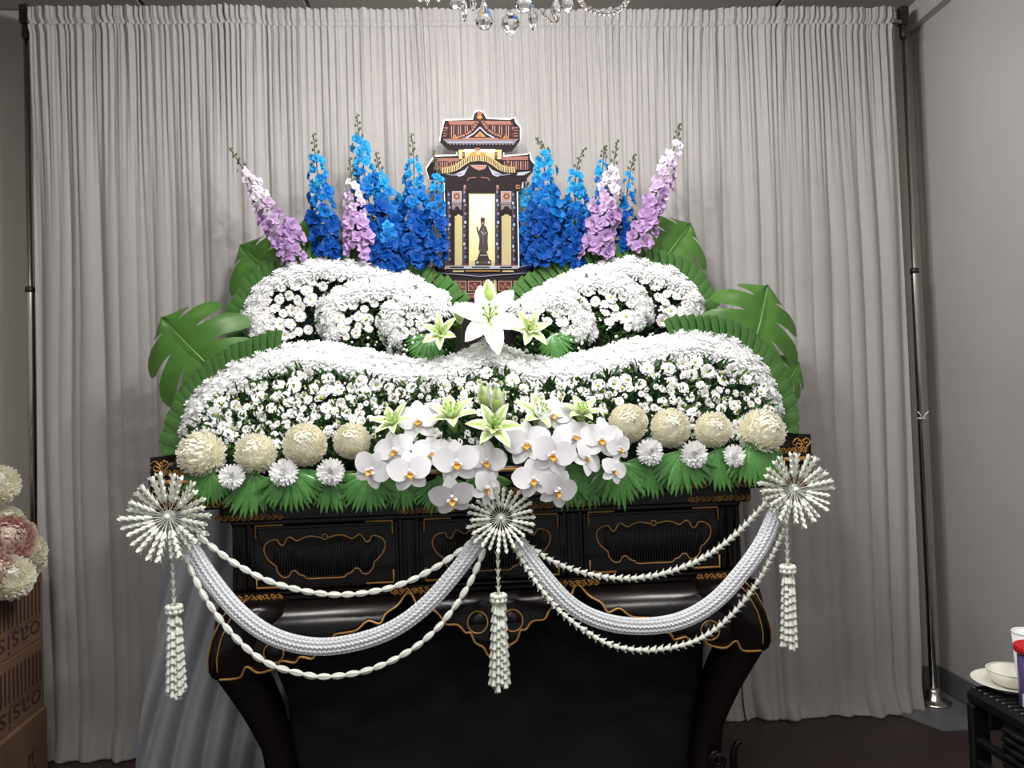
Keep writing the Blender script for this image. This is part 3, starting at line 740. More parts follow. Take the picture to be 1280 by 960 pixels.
# foliage and unopened buds between the flowers: nobody could count these
random.seed(12)
fol = MB(); budm = MB()
def leaflet(mb, P, nrm, L, w):
    d = (V(nrm)*.6+V((uni(-1, 1), uni(-.6, .2), uni(-.3, 1)))).normalized()
    mb.cur = 0 if rnd() < .65 else 1
    mb.blade(P, d, V((uni(-.4, .4), -1, uni(0, .6))), L, lambda t: w*(.35+.8*math.sin(PI*min(.98, .1+.85*t))), 2, 0, uni(-.5, .3), .3, uni(-.6, .6))
nf = 0
while nf < 4200:
    x = uni(236, 968); ry = ridge_y(x); y = uni(ry+31, base_y(x)-6); P, v = bank_pt(x, y, -.012); leaflet(fol, P, (0, -1, .4), uni(.02, .042), uni(.002, .005)); nf += 1
nb = 0
while nb < 420:
    x = uni(245, 960); ry = ridge_y(x); y = uni(ry+40, 552)
    if not free(x, y, 4, .3): continue
    P, v = bank_pt(x, y, .008); r = uni(.003, .0062); budm.cur = 0 if rnd() < .75 else 1
    budm.ball(P, r, 6, 4, uni(.8, 1.2)); nb += 1
    if r > .0045:
        for a in range(6): d = V((math.cos(a*1.047), -.25, math.sin(a*1.047))); budm.cur = 0; budm.blade(P, d, (0, -1, 0), r*1.7, lambda t: r*.55, 1)
tag(fol.build('foliage', [m_fol, m_fol2], bank), kind='stuff'); tag(budm.build('buds', [m_white, m_eye], bank), kind='stuff')
for (s, k), arc in ARCS.items():
    fol = MB(); budm = MB(); poly = arc; n = 0; t = 0
    x0, x1 = min(p[0] for p in arc), max(p[0] for p in arc)
    while n < 700 and t < 20000:
        t += 1; x = uni(x0, x1); y = uni(340, 450)
        pl_ = [(a, b+8) for a, b in arc]+[(arc[-1][0], 452), (arc[0][0], 452)]
        if not inside(x, y, pl_): continue
        n += 1; leaflet(fol, at(x, y, LY[k]+.012), (0, -1, .3), uni(.02, .04), uni(.002, .005))
        if n % 8 == 0:
            P = at(x, y, LY[k]-.014); r = uni(.003, .006); budm.ball(P, r, 6, 4)
    tag(fol.build('foliage', [m_fol, m_fol2], lobes[s, k]), kind='stuff'); tag(budm.build('buds', [m_white], lobes[s, k]), kind='stuff')

# ------------------------------------------------------------------ cream pompons and white mums along the front
ORD = ['outermost', 'second from the outer end', 'third from the outer end', 'innermost, beside the orchids']
cream = [(252, 568, 26, 2), (320, 567, 25, 1), (381, 556, 28, 0), (440, 551, 24, 0), (951, 540, 27, 2), (891, 537, 23, 1), (838, 535, 26, 0), (785, 529, 26, 0)]
for i, (x, y, r, k) in enumerate(cream):
    P = at(x, y, -.665); s = 'carton' if i < 4 else 'stool'
    inst('cream_pompon', POM[k], P, (((-.55 if k == 2 else -.15) if i < 4 else (.5 if k == 2 else .1)), -1, .35), r*.98*(CAM-P).length/F, f'large cream pompon chrysanthemum, {ORD[i % 4]}, {s} side of the row', 'flower', 'cream pompon chrysanthemums', roll=uni(0, 6))
whites = [(290, 596, 15), (355, 591, 17), (414, 590, 17), (917, 570, 14), (867, 568, 17), (812, 565, 17)]
for i, (x, y, r) in enumerate(whites):
    P = at(x, y, -.70); s = 'carton' if i < 3 else 'stool'
    inst('white_front_chrysanthemum', MED[i % 2], P, (uni(-.3, .3), -1, uni(.0, .3)), r*1.0*(CAM-P).length/F, f'round white chrysanthemum over the palm leaves, {["outer", "middle", "inner"][i % 3]} one on the {s} side', 'flower', 'white chrysanthemums over the palm leaves', roll=uni(0, 6))

# flowers waiting on the cartons
topz = 3*(BH+.001)+.002
for (px, py, r, dy, me, lb) in [(34, 690, 19, -.09, POM[1], 'cream pompon chrysanthemum at the curtain side of the flowers on the cartons'), (8, 677, 27, -.2, PPOM, 'pink-tinged chrysanthemum in the middle of the flowers on the cartons'), (14, 726, 21, -.28, POM[2], 'cream chrysanthemum drooping over the front of the top carton'), (8, 652, 17, -.1, POM[0], 'cream chrysanthemum rising behind the pink one on the cartons'), (-2, 606, 19, -.14, POM[2], 'topmost shaggy cream chrysanthemum above the cartons'), (-6, 716, 20, -.3, PPOM, 'second pink chrysanthemum lying on the top carton'), (43, 704, 11, -.06, POM[2], 'small shaggy cream chrysanthemum near the curtain on the top carton')]:
    P = at(px, py, BX.y+dy); P.z = max(P.z, topz+.03); inst('carton_chrysanthemum', me, P, (.5, -.7, .5), r*(CAM-P).length/F, lb, 'flower', 'flowers on the cartons', roll=uni(0, 6))
sh = thing('flower_bunch_wrap', BX+V((-.13, -.17, topz)), 'leafy wrapped stems under the flowers on the top carton', 'foliage')
mb = MB()
for i in range(60): leaflet(mb, BX+V((-.12+uni(-.07, .08), -.17+uni(-.09, .09), topz+uni(.0, .1))), (0, 0, 1), uni(.04, .08), uni(.006, .011))
mb.build('leaves', [m_fol, m_fol2], sh)
MB().lathe([(.05, 0), (.06, .01), (.05, .07), (.07, .14)], 12, BX+V((-.14, -.14, topz))).build('wrap', m_paper, sh)
# ------------------------------------------------------------------ lilies
def petal_me(L, w, pitch, curl, m, segs=6, cup=.25, wav=0., pw=.8):
    mb = MB(); mb.blade((0, 0, 0), (0, 1, 0), (0, 0, 1), L, lambda t: w*max(.06, math.sin(PI*(.06+.93*t))**pw), segs, pitch, curl, cup)
    return mb.mesh('petal', m)
LP = {'w': petal_me(1.05, .23, .75, -1.1, m_lily), 'g': petal_me(1.0, .17, 1.05, -1.1, m_glily), 'gi': petal_me(.7, .13, 1.25, -.5, m_glily)}
mb = MB()
for k in range(6):
    a = k*PI/3+.3; mb.tube([(0, 0, 0), (.08*math.cos(a), .08*math.sin(a), .35), (.17*math.cos(a), .17*math.sin(a), .55)], .015, 5)
    mb.ball((.17*math.cos(a), .17*math.sin(a), .56), .04, 6, 4, 1.6)
mb.tube([(0, 0, 0), (.02, 0, .68)], .022, 6); mb.ball((.02, 0, .69), .04, 6, 4)
STAM = mb.mesh('stamens', m_bud)
STEM = MB().tube([(0, 0, .05), (0, 0, -.3), (.05, -.05, -1.1)], .05, 6).mesh('stem', m_stem)
TUBE = MB().lathe([(.05, -.35), (.13, -.1), (.17, .05), (.12, .06)], 10).mesh('throat', m_bud)
def lily(x, y, Y, r, face, kind, label, roll=0., inner=0):
    P = at(x, y, Y); s = 1.13*r*(CAM-P).length/F
    t = inst2('lily', P, face, s, label, 'lily', 'lilies in the arrangement', [('stamens', STAM), ('stem', STEM), ('throat', TUBE)], roll=roll)
    for k in range(6):
        o = obj('petal', LP[kind], t); o.rotation_euler = (0, 0, k*PI/3+uni(-.08, .08)); q = uni(.9, 1.05)*(1 if k % 2 else .94); o.scale = (q*(1 if k % 2 else 1.15), q, q)
        o.location = (0, 0, .015*(k % 2))
    for k in range(inner):
        o = obj('inner_petal', LP['gi'], t); o.rotation_euler = (0, 0, k*2*PI/inner+.4); q = uni(.85, 1.1); o.scale = (q, q, q); o.location = (0, 0, .04)
    return t
def lily_bud(x, y, Y, h, label, lean=(0, 0)):
    P = at(x, y, Y); s = h*(CAM-P).length/F; t = thing('lily_bud', P, label, 'lily bud', 'lily buds in the arrangement'); t.rotation_euler = frame((lean[0], -.25+lean[1], 1), (0, 1, 0))
    t.scale = (s, s, s)
    mb = MB()
    for k in range(3): a = k*2*PI/3; mb.blade((.1*math.cos(a), .1*math.sin(a), -.5), (.12*math.cos(a), .12*math.sin(a), 1), (math.cos(a), math.sin(a), 0), 1.05, lambda t: .3*math.sin(PI*(.1+.82*t)), 6, .25, -.55, -.35)
    mb.build('outer_petals', m_glily, t, local=True)
    mb = MB(); mb.lathe([(.06, -.55), (.2, -.3), (.26, 0), (.2, .28), (.05, .48)], 9); mb.build('bud_body', m_bud, t, local=True)
    MB().tube([(0, 0, -.5), (0, .05, -1.1), (0, .3, -1.7)], .05, 6).build('stem', m_stem, t, local=True)
random.seed(3)
lily(611, 402, -.44, 46, (.02, -1, .38), 'w', 'large open white lily in front of the pavilion board', .25)
lily(553, 419, -.43, 28, (-.25, -1, .35), 'g', 'green-tinged lily beside the large white lily, carton side', .1, 4)
lily(659, 414, -.43, 30, (.3, -1, .3), 'g', 'green-tinged lily beside the large white lily, stool side', .6, 4)
lily_bud(613, 367, -.44, 32, 'green lily bud standing above the large white lily')
lily_bud(574, 391, -.42, 26, 'slim green lily bud between the large white lily and a green-tinged lily', (-.1, 0))
lily(566, 528, -.69, 40, (-.1, -.6, .85), 'g', 'tall green-white lily with upright petals above the orchids', .2, 4)
lily(617, 537, -.72, 38, (0, -1, .45), 'g', 'green-white double lily facing forward at the middle of the orchids', .45, 6)
lily(672, 524, -.68, 36, (.2, -.7, .7), 'g', 'green-white lily half hidden behind orchids on the stool side', .1, 3)
lily(494, 533, -.69, 30, (-.3, -.7, .7), 'g', 'small lime green lily beside the innermost cream pompon, carton side', .5, 4)
lily(726, 522, -.69, 30, (.1, -.6, .85), 'g', 'lime green lily with narrow crowded petals, stool side', .2, 7)
lily_bud(606, 497, -.66, 30, 'slim green lily bud behind the forward-facing double lily', (-.08, 0))
lily_bud(623, 503, -.68, 34, 'plump green-white lily bud above the forward-facing double lily', (.05, 0))
lily_bud(674, 510, -.66, 28, 'short green lily bud behind the half-hidden lily', (-.1, 0))

# ------------------------------------------------------------------ phalaenopsis orchids
def broad(L, w, pitch, curl, cup, pw=.55, segs=6, n0=.1):
    mb = MB(); mb.blade((0, 0, 0), (0, 1, 0), (0, 0, 1), L, lambda t: w*max(.03, math.sin(PI*(n0+(.985-n0)*t))**pw), segs, pitch, curl, cup); return mb.mesh('petal', m_orch)
OP = broad(1.0, .5, .15, -.35, .10, .6); OS = broad(.92, .33, .12, -.3, .15, .6); OL = broad(.9, .33, .05, -.25, .15, .6)
mb = MB(); mb.ball((0, .06, .1), .085, 8, 5, 1.3)
for s in (-1, 1): mb.blade((s*.04, -.06, .06), (s*.7, .2, .7), (0, 1, 0), .24, lambda t: .10*math.sin(PI*(.15+.8*t)), 3, 0, -.8, .3)
LIPW = mb.mesh('column', m_orch)
mb = MB(); mb.blade((0, -.04, .06), (0, -1, .6), (0, .5, 1), .36, lambda t: .15*math.sin(PI*(.2+.7*t)), 4, 0, .7, .5); mb.ball((0, -.06, .10), .075, 8, 4)
for s in (-1, 1): mb.tube([(s*.03, -.3, .28), (s*.08, -.36, .38), (s*.05, -.3, .45)], .014, 5)
LIPO = mb.mesh('lip', m_lipo)
OSTEM = MB().tube([(0, 0, 0), (0, .08, -.3), (0, .35, -.9)], .035, 5).mesh('stem', m_stem)
def orchid(x, y, r, tx, tz, roll, Y, label):
    P = at(x, y, Y); s = r*(CAM-P).length/F
    t = inst2('orchid', P, (tx, -1, tz), s, label, 'orchid', 'white moth orchids at the front', [('lip', LIPO), ('column', LIPW), ('stem', OSTEM)], roll=roll)
    for nm, me, a, z, sx in (('dorsal_sepal', OS, 0, -.02, 1), ('lateral_sepal', OL, 2.45, -.025, 1), ('lateral_sepal', OL, -2.45, -.03, 1), ('petal', OP, 1.22, .02, 1), ('petal', OP, -1.22, .025, 1)):
        o = obj(nm, me, t); o.rotation_euler = (uni(-.08, .08), uni(-.08, .08), a); o.location = (0, 0, z)
    return t
random.seed(17)
LO = 'white moth orchid '
for a in [(523, 526, 29, -.1, .25, .1, -.70, LO+'highest on the carton side, between two green lilies'),
          (493, 563, 27, -.3, .1, .25, -.73, LO+'just under the small lime green lily'),
          (465, 587, 27, -.35, -.05, -.5, -.745, LO+'at the carton-side end of the orchids'),
          (512, 590, 29, .1, .0, .1, -.765, LO+'over the palm leaves, second from the carton-side end'),
          (540, 567, 27, .15, .3, .0, -.725, LO+'with narrow upright sepal behind its neighbours, carton side'),
          (571, 578, 31, .0, .0, .1, -.76, LO+'large and facing forward, below the tall green-white lily'),
          (607, 577, 29, .25, .1, -.2, -.74, LO+'below the forward-facing double lily'),
          (565, 621, 30, .0, -.35, .1, -.775, LO+'hanging lowest over the carton side of the middle rosette'),
          (608, 610, 25, .8, -.1, -.6, -.76, LO+'seen side-on just above the middle rosette'),
          (659, 555, 32, -.2, .2, .1, -.735, LO+'below the half-hidden lily'),
          (691, 568, 31, .1, .0, -.3, -.775, LO+'foremost and largest of the stool-side cluster'),
          (691, 519, 27, .2, .25, -.2, -.70, LO+'highest on the stool side, in front of the daisies'),
          (667, 599, 28, -.15, .05, .2, -.765, LO+'just above the stool side of the middle rosette'),
          (697, 612, 28, .4, -.25, -.4, -.78, LO+'hanging lowest on the stool side'),
          (718, 546, 27, .1, .35, .1, -.715, LO+'under the lime green crowded lily'),
          (752, 549, 28, .0, .1, -.1, -.73, LO+'beside the innermost cream pompon, stool side'),
          (733, 573, 25, .7, .35, -.9, -.74, LO+'turned edge-on below the lime green crowded lily'),
          (774, 560, 20, .6, .0, .2, -.735, LO+'small, half turned, under the innermost cream pompon'),
          (767, 588, 20, .5, .1, -.4, -.75, LO+'small, at the stool-side end over the palm leaves')]:
    orchid(*a)

# ------------------------------------------------------------------ fan palm leaves over the shelf edge
mb = MB(); mb.blade((0, 0, 0), (0, 1, 0), (0, 0, 1), 1., lambda t: .012+.042*min(1, t*1.8) if t < .62 else .054*(1-((t-.62)/.38)**1.3)+.003, 7, .12, -.5, -.5); LEAFLET = mb.mesh('leaflet', m_palm)
HUB = MB().blade((0, -.05, 0), (0, 1, 0), (0, 0, 1), .3, lambda t: .1*math.sin(PI*(.2+.6*t)), 2).mesh('leaf_hub', m_palm)
PST = MB().tube([(0, .02, -.005), (0, -.25, -.06)], .02, 5).mesh('leaf_stalk', m_stem)
random.seed(23)
def fan(x, y, Y, r, down, label, n=20, spread=1.25, tilt=.25):
    P = at(x, y, Y); s = r*(CAM-P).length/F
    t = thing('palm_leaf', P, label, 'palm leaf', 'fan palm leaves over the shelf edge')
    d = V((math.sin(down), -tilt, -math.cos(down))); nrm = V((0, -1, .35)); nrm = (nrm-d*nrm.dot(d)/d.length_squared)
    t.rotation_euler = frame(nrm, d); t.scale = (s, s, s)
    obj('leaf_hub', HUB, t); obj('leaf_stalk', PST, t)
    for k in range(n):
        a = spread*(2*k/(n-1)-1); o = obj('leaflet', LEAFLET, t); o.rotation_euler = (uni(-.06, .06), uni(-.25, .25), a); q = (1-.16*abs(a)/spread)*uni(.93, 1.06); o.scale = (1.25, q, q); o.location = (0, .02, .004*(k % 2))
WH = ['under the outer white chrysanthemum, carton side', 'under the middle white chrysanthemum, carton side', 'under the inner white chrysanthemum, carton side', 'under the carton-side end orchid', 'under the second orchid from the carton-side end', 'behind the lowest carton-side orchid', 'behind the middle rosette', 'under the lowest stool-side orchid', 'under the edge-on orchid, stool side', 'under the small end orchid, stool side', 'under the inner white chrysanthemum, stool side', 'under the middle white chrysanthemum, stool side', 'under the outer white chrysanthemum, stool side', 'under the outermost cream pompon, stool side', 'under the outermost cream pompon, carton side']
for i, (x, y, r, dn) in enumerate([(318, 590, 56, -.25), (362, 585, 56, .1), (412, 590, 52, .25), (462, 592, 50, -.3), (503, 592, 48, -.05), (548, 597, 46, .1), (610, 590, 40, -.1), (706, 580, 58, .2), (735, 578, 58, -.1), (772, 576, 60, .05), (812, 566, 58, .1), (852, 562, 56, .0), (896, 560, 54, .3), (936, 556, 54, .5), (266, 588, 44, -.6)]):
    fan(x, y, -.675 - .012*(i % 2), r, dn, 'glossy fan palm leaf '+WH[i])
fan(537, 420, -.375, 36, -.55, 'palm leaf tucked under the green-tinged lily on the carton side')
fan(690, 418, -.375, 34, .5, 'palm leaf tucked under the green-tinged lily on the stool side')
# ------------------------------------------------------------------ folded leaves edging both tiers
mb = MB(); mb.blade((0, -.3, 0), (0, 1, 0), (0, 0, 1), 1.2, lambda t: .30*(1-.12*t), 3, .2, -.45, -.22)
FOLD = mb.mesh('folded_leaf', m_fold)
def edging(curve, Y, step, rad, label, group, skew):
    L = sum(((V((*a, 0))-V((*b, 0))).length for a, b in zip(curve, curve[1:]))); n = int(L/step)
    pts = spline([(x, y, 0) for x, y in curve], n+1)
    for i in range(n+1):
        t = (pts[min(i+1, n)]-pts[max(i-1, 0)]).normalized(); nx, ny = t.y, -t.x; p = pts[i]
        P = at(p.x, p.y, Y+.004*(i % 2)); s = rad*uni(.92, 1.1)*(CAM-P).length/F
        d = V((nx+skew*t.x, 0, -(ny+skew*t.y)))
        inst('folded_leaf', FOLD, P, (.55*t.x*(1 if skew < 0 else -1), -1, .0), s, label, 'leaf', group, up=d, roll=0)
random.seed(29)
LFT = 'glossy green leaf folded into the edging of the '
edging([(226, 572), (224, 548), (232, 516), (250, 486), (285, 458), (325, 440), (345, 435)], -.385, 9.0, 24, LFT+'lower tier, carton side', 'folded edging leaves, lower tier, carton side', .35)
edging([(842, 417), (866, 414), (902, 419), (934, 433), (955, 454), (970, 482), (978, 512), (976, 545), (970, 572)], -.385, 9.0, 24, LFT+'lower tier, stool side', 'folded edging leaves, lower tier, stool side', -.35)
edging([(314, 436), (303, 404), (309, 376), (327, 352), (354, 336), (390, 327), (430, 326), (471, 332), (512, 344), (544, 360), (568, 380)], -.232, 9.0, 23, LFT+'upper tier, carton side', 'folded edging leaves, upper tier, carton side', .35)
edging([(643, 380), (670, 360), (700, 346), (731, 334), (762, 327), (793, 325), (827, 332), (851, 341), (869, 358), (878, 382), (876, 412)], -.232, 9.0, 23, LFT+'upper tier, stool side', 'folded edging leaves, upper tier, stool side', -.35)

# ------------------------------------------------------------------ monstera leaves
def monstera(x, y, Y, size, tipdir, face, label, seed, lobes=5):
    """x, y: where the stalk meets the blade; tipdir: angle of the midrib in the picture, 0 = up, + = right"""
    random.seed(seed); P = at(x, y, Y); s = size*(CAM-P).length/F
    t = thing('monstera_leaf', P, label, 'monstera leaf', 'monstera leaves behind the tiers')
    t.rotation_euler = frame(face, (math.sin(tipdir), 0, math.cos(tipdir))); t.scale = (s, s, s)
    mb = MB(); OUT = [(0, 1.0), (.2, .97), (.44, .86), (.64, .65), (.74, .37), (.74, .07), (.63, -.19), (.42, -.33), (.18, -.26), (.02, -.05)]
    O = spline([(x, y, 0) for x, y in OUT], 61)
    def P_(u, r, sd):                                              # u: tip 0 .. base 1, r: midrib 0 .. margin 1
        o = O[min(60, max(0, int(round(u*60))))]; f = u*60-int(u*60); o = O[min(60, int(u*60))].lerp(O[min(60, int(u*60)+1)], f)
        my = 1.0*max(0, 1-u*1.12)**.9; m0 = V((0, my, 0)); c = V((o.x*.55, my+(o.y-my)*.22+.0, 0))
        q = m0*(1-r)**2+c*2*r*(1-r)+o*r*r
        return V((q.x*sd, q.y, .05*math.sin(PI*r)*(1-.4*r)-.12*r*r+.012*math.sin(u*lobes*2*PI*1.0)*r))
    nl = lobes
    for sd in (-1, 1):
        cuts = [0]+[(k+uni(-.12, .12))/nl for k in range(1, nl)]+[1]
        for k in range(nl):
            u0, u1 = cuts[k], cuts[k+1]; gap = .30*(u1-u0); rows = []
            for j in range(11):
                r = j/10; g = gap*max(0, (r-.33)/.67)**.45
                a0 = u0+(g*.5 if k else 0); a1 = u1-(g*.5 if k < nl-1 else 0); rnd_ = r
                row = []
                for i in range(7):
                    t_ = i/6; edge = 1-.16*abs(2*t_-1)**3*max(0, (r-.6)/.4)**2
                    row.append(mb.vert(P_(min(1, a0+(a1-a0)*t_), rnd_*edge*(.985 if k % 2 else 1), sd), (t_, r)))
                rows.append(row)
            for a_, b_ in zip(rows, rows[1:]):
                for i in range(6): mb.face(a_[i], a_[i+1], b_[i+1], b_[i])
    mb.build('leaf_blade', m_mon, t, local=True)
    rb = MB(); rb.tube([(0, -.05, .012), (0, .4, .05), (0, 1.0, .03)], lambda q: .014*(1-.7*q), 5); rb.build('midrib', m_rib, t, local=True)
    MB().tube([(0, .0, 0), (0, -.2, -.03), (0, -.55, -.1)], .02, 6).build('stalk', m_stem, t, local=True)
    return t
monstera(266, 462, -.34, 93, -.78, (-.15, -1, .15), 'broad split monstera leaf beside the lower tier, carton side', 1)
monstera(938, 444, -.36, 95, .40, (.25, -1, .15), 'broad split monstera leaf beside the lower tier, stool side', 2)
monstera(356, 358, -.215, 82, -.8, (-.2, -1, .2), 'dark monstera leaf beside the outermost lilac stalk, carton side', 3)
monstera(820, 336, -.215, 82, .72, (.2, -1, .2), 'monstera leaf beside the outermost lilac stalk, stool side', 4)
monstera(384, 322, -.205, 50, -.05, (-.5, -1, .1), 'monstera leaf standing between a lilac and a blue stalk, carton side', 5)
monstera(712, 300, -.16, 52, .1, (.1, -1, .1), 'monstera leaf showing between blue stalks, stool side', 6)
monstera(462, 315, -.16, 48, -.1, (.2, -1, .1), 'monstera leaf deep between blue stalks, carton side', 7)
monstera(985, 476, -.33, 38, .9, (.6, -1, .3), 'small curled monstera leaf tip beyond the large one, stool side', 8, 4)
monstera(240, 500, -.33, 34, -1.4, (-.6, -1, .2), 'small dark monstera leaf tip under the large one, carton side', 9, 4)

# ------------------------------------------------------------------ delphinium stalks
m_b1 = mat('sky_blue_petal', (52, 168, 226), .55, var=.25, scale=60, trans=.18, spec=.2)
m_b2 = mat('royal_blue_petal', (30, 130, 214), .55, var=.3, scale=60, trans=.18, spec=.2)
m_b3 = mat('deep_blue_petal', (16, 90, 186), .55, var=.35, scale=60, trans=.18, spec=.2)
m_l1 = mat('pale_lilac_petal', (238, 228, 240), .55, var=.1, scale=60, trans=.18, spec=.2)
m_l2 = mat('lilac_petal', (218, 192, 226), .55, var=.18, scale=60, trans=.18, spec=.2)
m_l3 = mat('mauve_petal', (198, 162, 212), .55, var=.22, scale=60, trans=.18, spec=.2)
m_dstem = mat('olive_stem', (84, 88, 58), .6, var=.2)
def floret_me(m, seed):
    random.seed(seed); mb = MB()
    for lay in range(2):
        for k in range(5 if lay == 0 else 4):
            a = 2*PI*(k+.4*lay)/(5 if lay == 0 else 4)+uni(-.2, .2); d = V((math.cos(a), math.sin(a), 0))
            mb.blade(d*.04+V((0, 0, .06*lay)), d, (0, 0, 1), uni(.85, 1.1)*(1-.25*lay), lambda t: .42*max(.12, math.sin(PI*(.12+.82*t))**.7), 3, .5+.3*lay+uni(-.25, .25), -.6, .3, uni(-.4, .4))
    return mb.mesh('floret', m)
FL = {'b': [[floret_me(m, 40+i) for i in range(2)] for m in (m_b1, m_b2, m_b3)], 'l': [[floret_me(m, 50+i) for i in range(2)] for m in (m_l1, m_l2, m_l3)]}
def delphinium(tip, top, base, kind, wid, Y, label, seed, dens=1.):
    random.seed(seed)
    B = at(*base, Y); T = at(*tip, Y); Tf = at(*top, Y); ext = B+(B-Tf).normalized()*.0
    foot = V((B.x+(B.x-Tf.x)*.25, Y, 1.001))
    t = thing('delphinium_stalk', foot, label, 'flower stalk', 'blue and lilac delphinium stalks')
    MB().tube(spline([foot, B, (B+Tf)/2+V((uni(-.006, .006), 0, 0)), Tf, T], 24), lambda q: .0042*(1-.6*q), 6).build('stem', m_dstem, t)
    bm = MB()
    for k in range(9):
        q = k/9; c = Tf.lerp(T, q); a = k*2.4; off = V((math.cos(a), math.sin(a)*.5, .6))*(.011*(1-.5*q))
        bm.tube([c, c+off], .001, 4); bm.ball(c+off, .0042*(1-.35*q), 6, 4, 1.5)
    bm.build('bud_tip', m_dstem, t)
    px = 1.0*(CAM-B).length/F; L = (B-Tf).length; n = int(dens*L/(px*2.9)); w = wid*px
    for i in range(n):
        q = (i+.5)/n; c = Tf.lerp(B, q); a = i*2.4+uni(-.4, .4); wd = w*(.42+.5*min(1, q*1.6))*uni(.8, 1.15)*(.5 if i == 0 else 1)
        out = V((math.cos(a), -abs(math.sin(a))*.9-.15, uni(-.25, .25)))
        P = c+V((out.x*wd*uni(.3, .55), out.y*wd*.34, out.z*wd*.4)); sh = q+uni(-.13, .13)
        me = FL[kind][0 if sh < .27 else 1 if sh < .52 else 2][i % 2]
        o = obj('floret', me, t, P-foot); o.rotation_euler = frame(out+V((0, -.35, .1)), (0, 0, 1), uni(0, 6)); s = wd*uni(.25, .38); o.scale = (s, s, s)
S_ = [((286, 184), (302, 208), (372, 326), 'l', 32, -.25, 'lilac delphinium stalk leaning outermost towards the cartons'),
      ((392, 166), (394, 192), (411, 322), 'b', 34, -.235, 'blue delphinium stalk next to the outermost lilac one, carton side'),
      ((437, 196), (440, 226), (448, 322), 'l', 32, -.26, 'lilac delphinium stalk in front of the tallest blue stalk, carton side'),
      ((446, 142), (449, 172), (472, 322), 'b', 38, -.22, 'tallest blue delphinium stalk, behind a lilac one, carton side'),
      ((470, 190), (474, 212), (500, 328), 'b', 38, -.20, 'blue delphinium stalk leaning beside the tallest one, carton side'),
      ((514, 166), (517, 198), (520, 334), 'b', 38, -.225, 'blue delphinium stalk second from the pavilion board, carton side'),
      ((541, 188), (547, 216), (542, 334), 'b', 30, -.245, 'blue delphinium stalk overlapping the edge of the pavilion board, carton side'),
      ((669, 172), (681, 188), (678, 334), 'b', 40, -.23, 'broad blue delphinium stalk next to the pavilion board, stool side'),
      ((655, 215), (656, 232), (664, 340), 'b', 30, -.15, 'blue delphinium stalk half hidden behind the pavilion board, stool side'),
      ((732, 184), (720, 212), (716, 334), 'b', 34, -.22, 'blue delphinium stalk in front of a monstera leaf, stool side'),
      ((757, 182), (754, 198), (742, 334), 'b', 28, -.19, 'blue delphinium stalk hidden behind a lilac one, stool side'),
      ((772, 174), (767, 206), (746, 322), 'l', 36, -.25, 'lilac delphinium stalk standing between two blue ones, stool side'),
      ((794, 192), (788, 214), (778, 318), 'b', 24, -.21, 'slender blue delphinium stalk behind the outermost lilac, stool side'),
      ((850, 154), (846, 176), (796, 312), 'l', 32, -.25, 'lilac delphinium stalk leaning outermost towards the stool'),
      ((700, 250), (700, 262), (698, 336), 'b', 34, -.19, 'short blue delphinium stalk low between taller ones, stool side'),
      ((483, 268), (484, 276), (486, 336), 'b', 34, -.24, 'short blue delphinium stalk low between taller ones, carton side')]
for i, a in enumerate(S_): delphinium(*a, 60+i)
# ------------------------------------------------------------------ cut-out board with printed pavilion
m_bw = mat('white_foam_board', (232, 232, 234), .6, var=.02)
pc = {'k': (44, 36, 38), 'd': (64, 52, 52), 'r': (176, 122, 110), 'p': (206, 160, 146), 'o': (214, 164, 92), 'y': (222, 208, 154), 'c': (236, 236, 216), 'g': (130, 124, 134), 'b': (74, 78, 110), 'm': (110, 66, 58), 'n': (84, 72, 72), 's': (176, 176, 188), 'w': (228, 226, 224)}
for i in range(9): q = i/8; pc['h%d' % i] = tuple(int(a+(b-a)*q) for a, b in zip(pc['y'], pc['c']))
PK = list(pc); PM = [mat('print_'+n_+k, tuple(v*(.78 if k in 'rpomyb' else .9) for v in pc[k]), .7, var=.1, scale=160, spec=.08) for k, n_ in zip(PK, ['black', 'charcoal', 'terracotta', 'pink_tile', 'gold', 'pale_yellow', 'ivory', 'grey', 'slate_blue', 'maroon', 'taupe', 'silver', 'white']+['niche_tone']*9)]
YP = -.185
board = thing('pavilion_board', at(600, 395, YP), 'flat cut-out board printed with a tiled pavilion around a standing statue', 'cut-out board')
board.location.z = 1.001
lay = [0]
class Pic(MB):
    def pg(s, pts, k):
        lay[0] += 1; Y = YP-.0008-.000014*lay[0]; s.cur = PK.index(k); s.face(*[s.vert(at(x, y, Y)) for x, y in pts]); return s
    def rect(s, x0, y0, x1, y1, k): return s.pg([(x0, y0), (x1, y0), (x1, y1), (x0, y1)], k)
    def line(s, pts, w_, k):
        lay[0] += 1; Y = YP-.0008-.000014*lay[0]; s.cur = PK.index(k)
        for (a, b), (c, d) in zip(pts, pts[1:]):
            l = math.hypot(c-a, d-b) or 1; nx, ny = -(d-b)/l*w_/2, (c-a)/l*w_/2
            s.face(*[s.vert(at(x, y, Y)) for x, y in ((a+nx, b+ny), (c+nx, d+ny), (c-nx, d-ny), (a-nx, b-ny))])
        return s
    def disc(s, x, y, r, k, n=12, ry=None): return s.pg([(x+r*math.cos(2*PI*i/n), y+(ry or r)*math.sin(2*PI*i/n)) for i in range(n)], k)
    def done(s, name): o = s.build(name, PM, board, False); return o
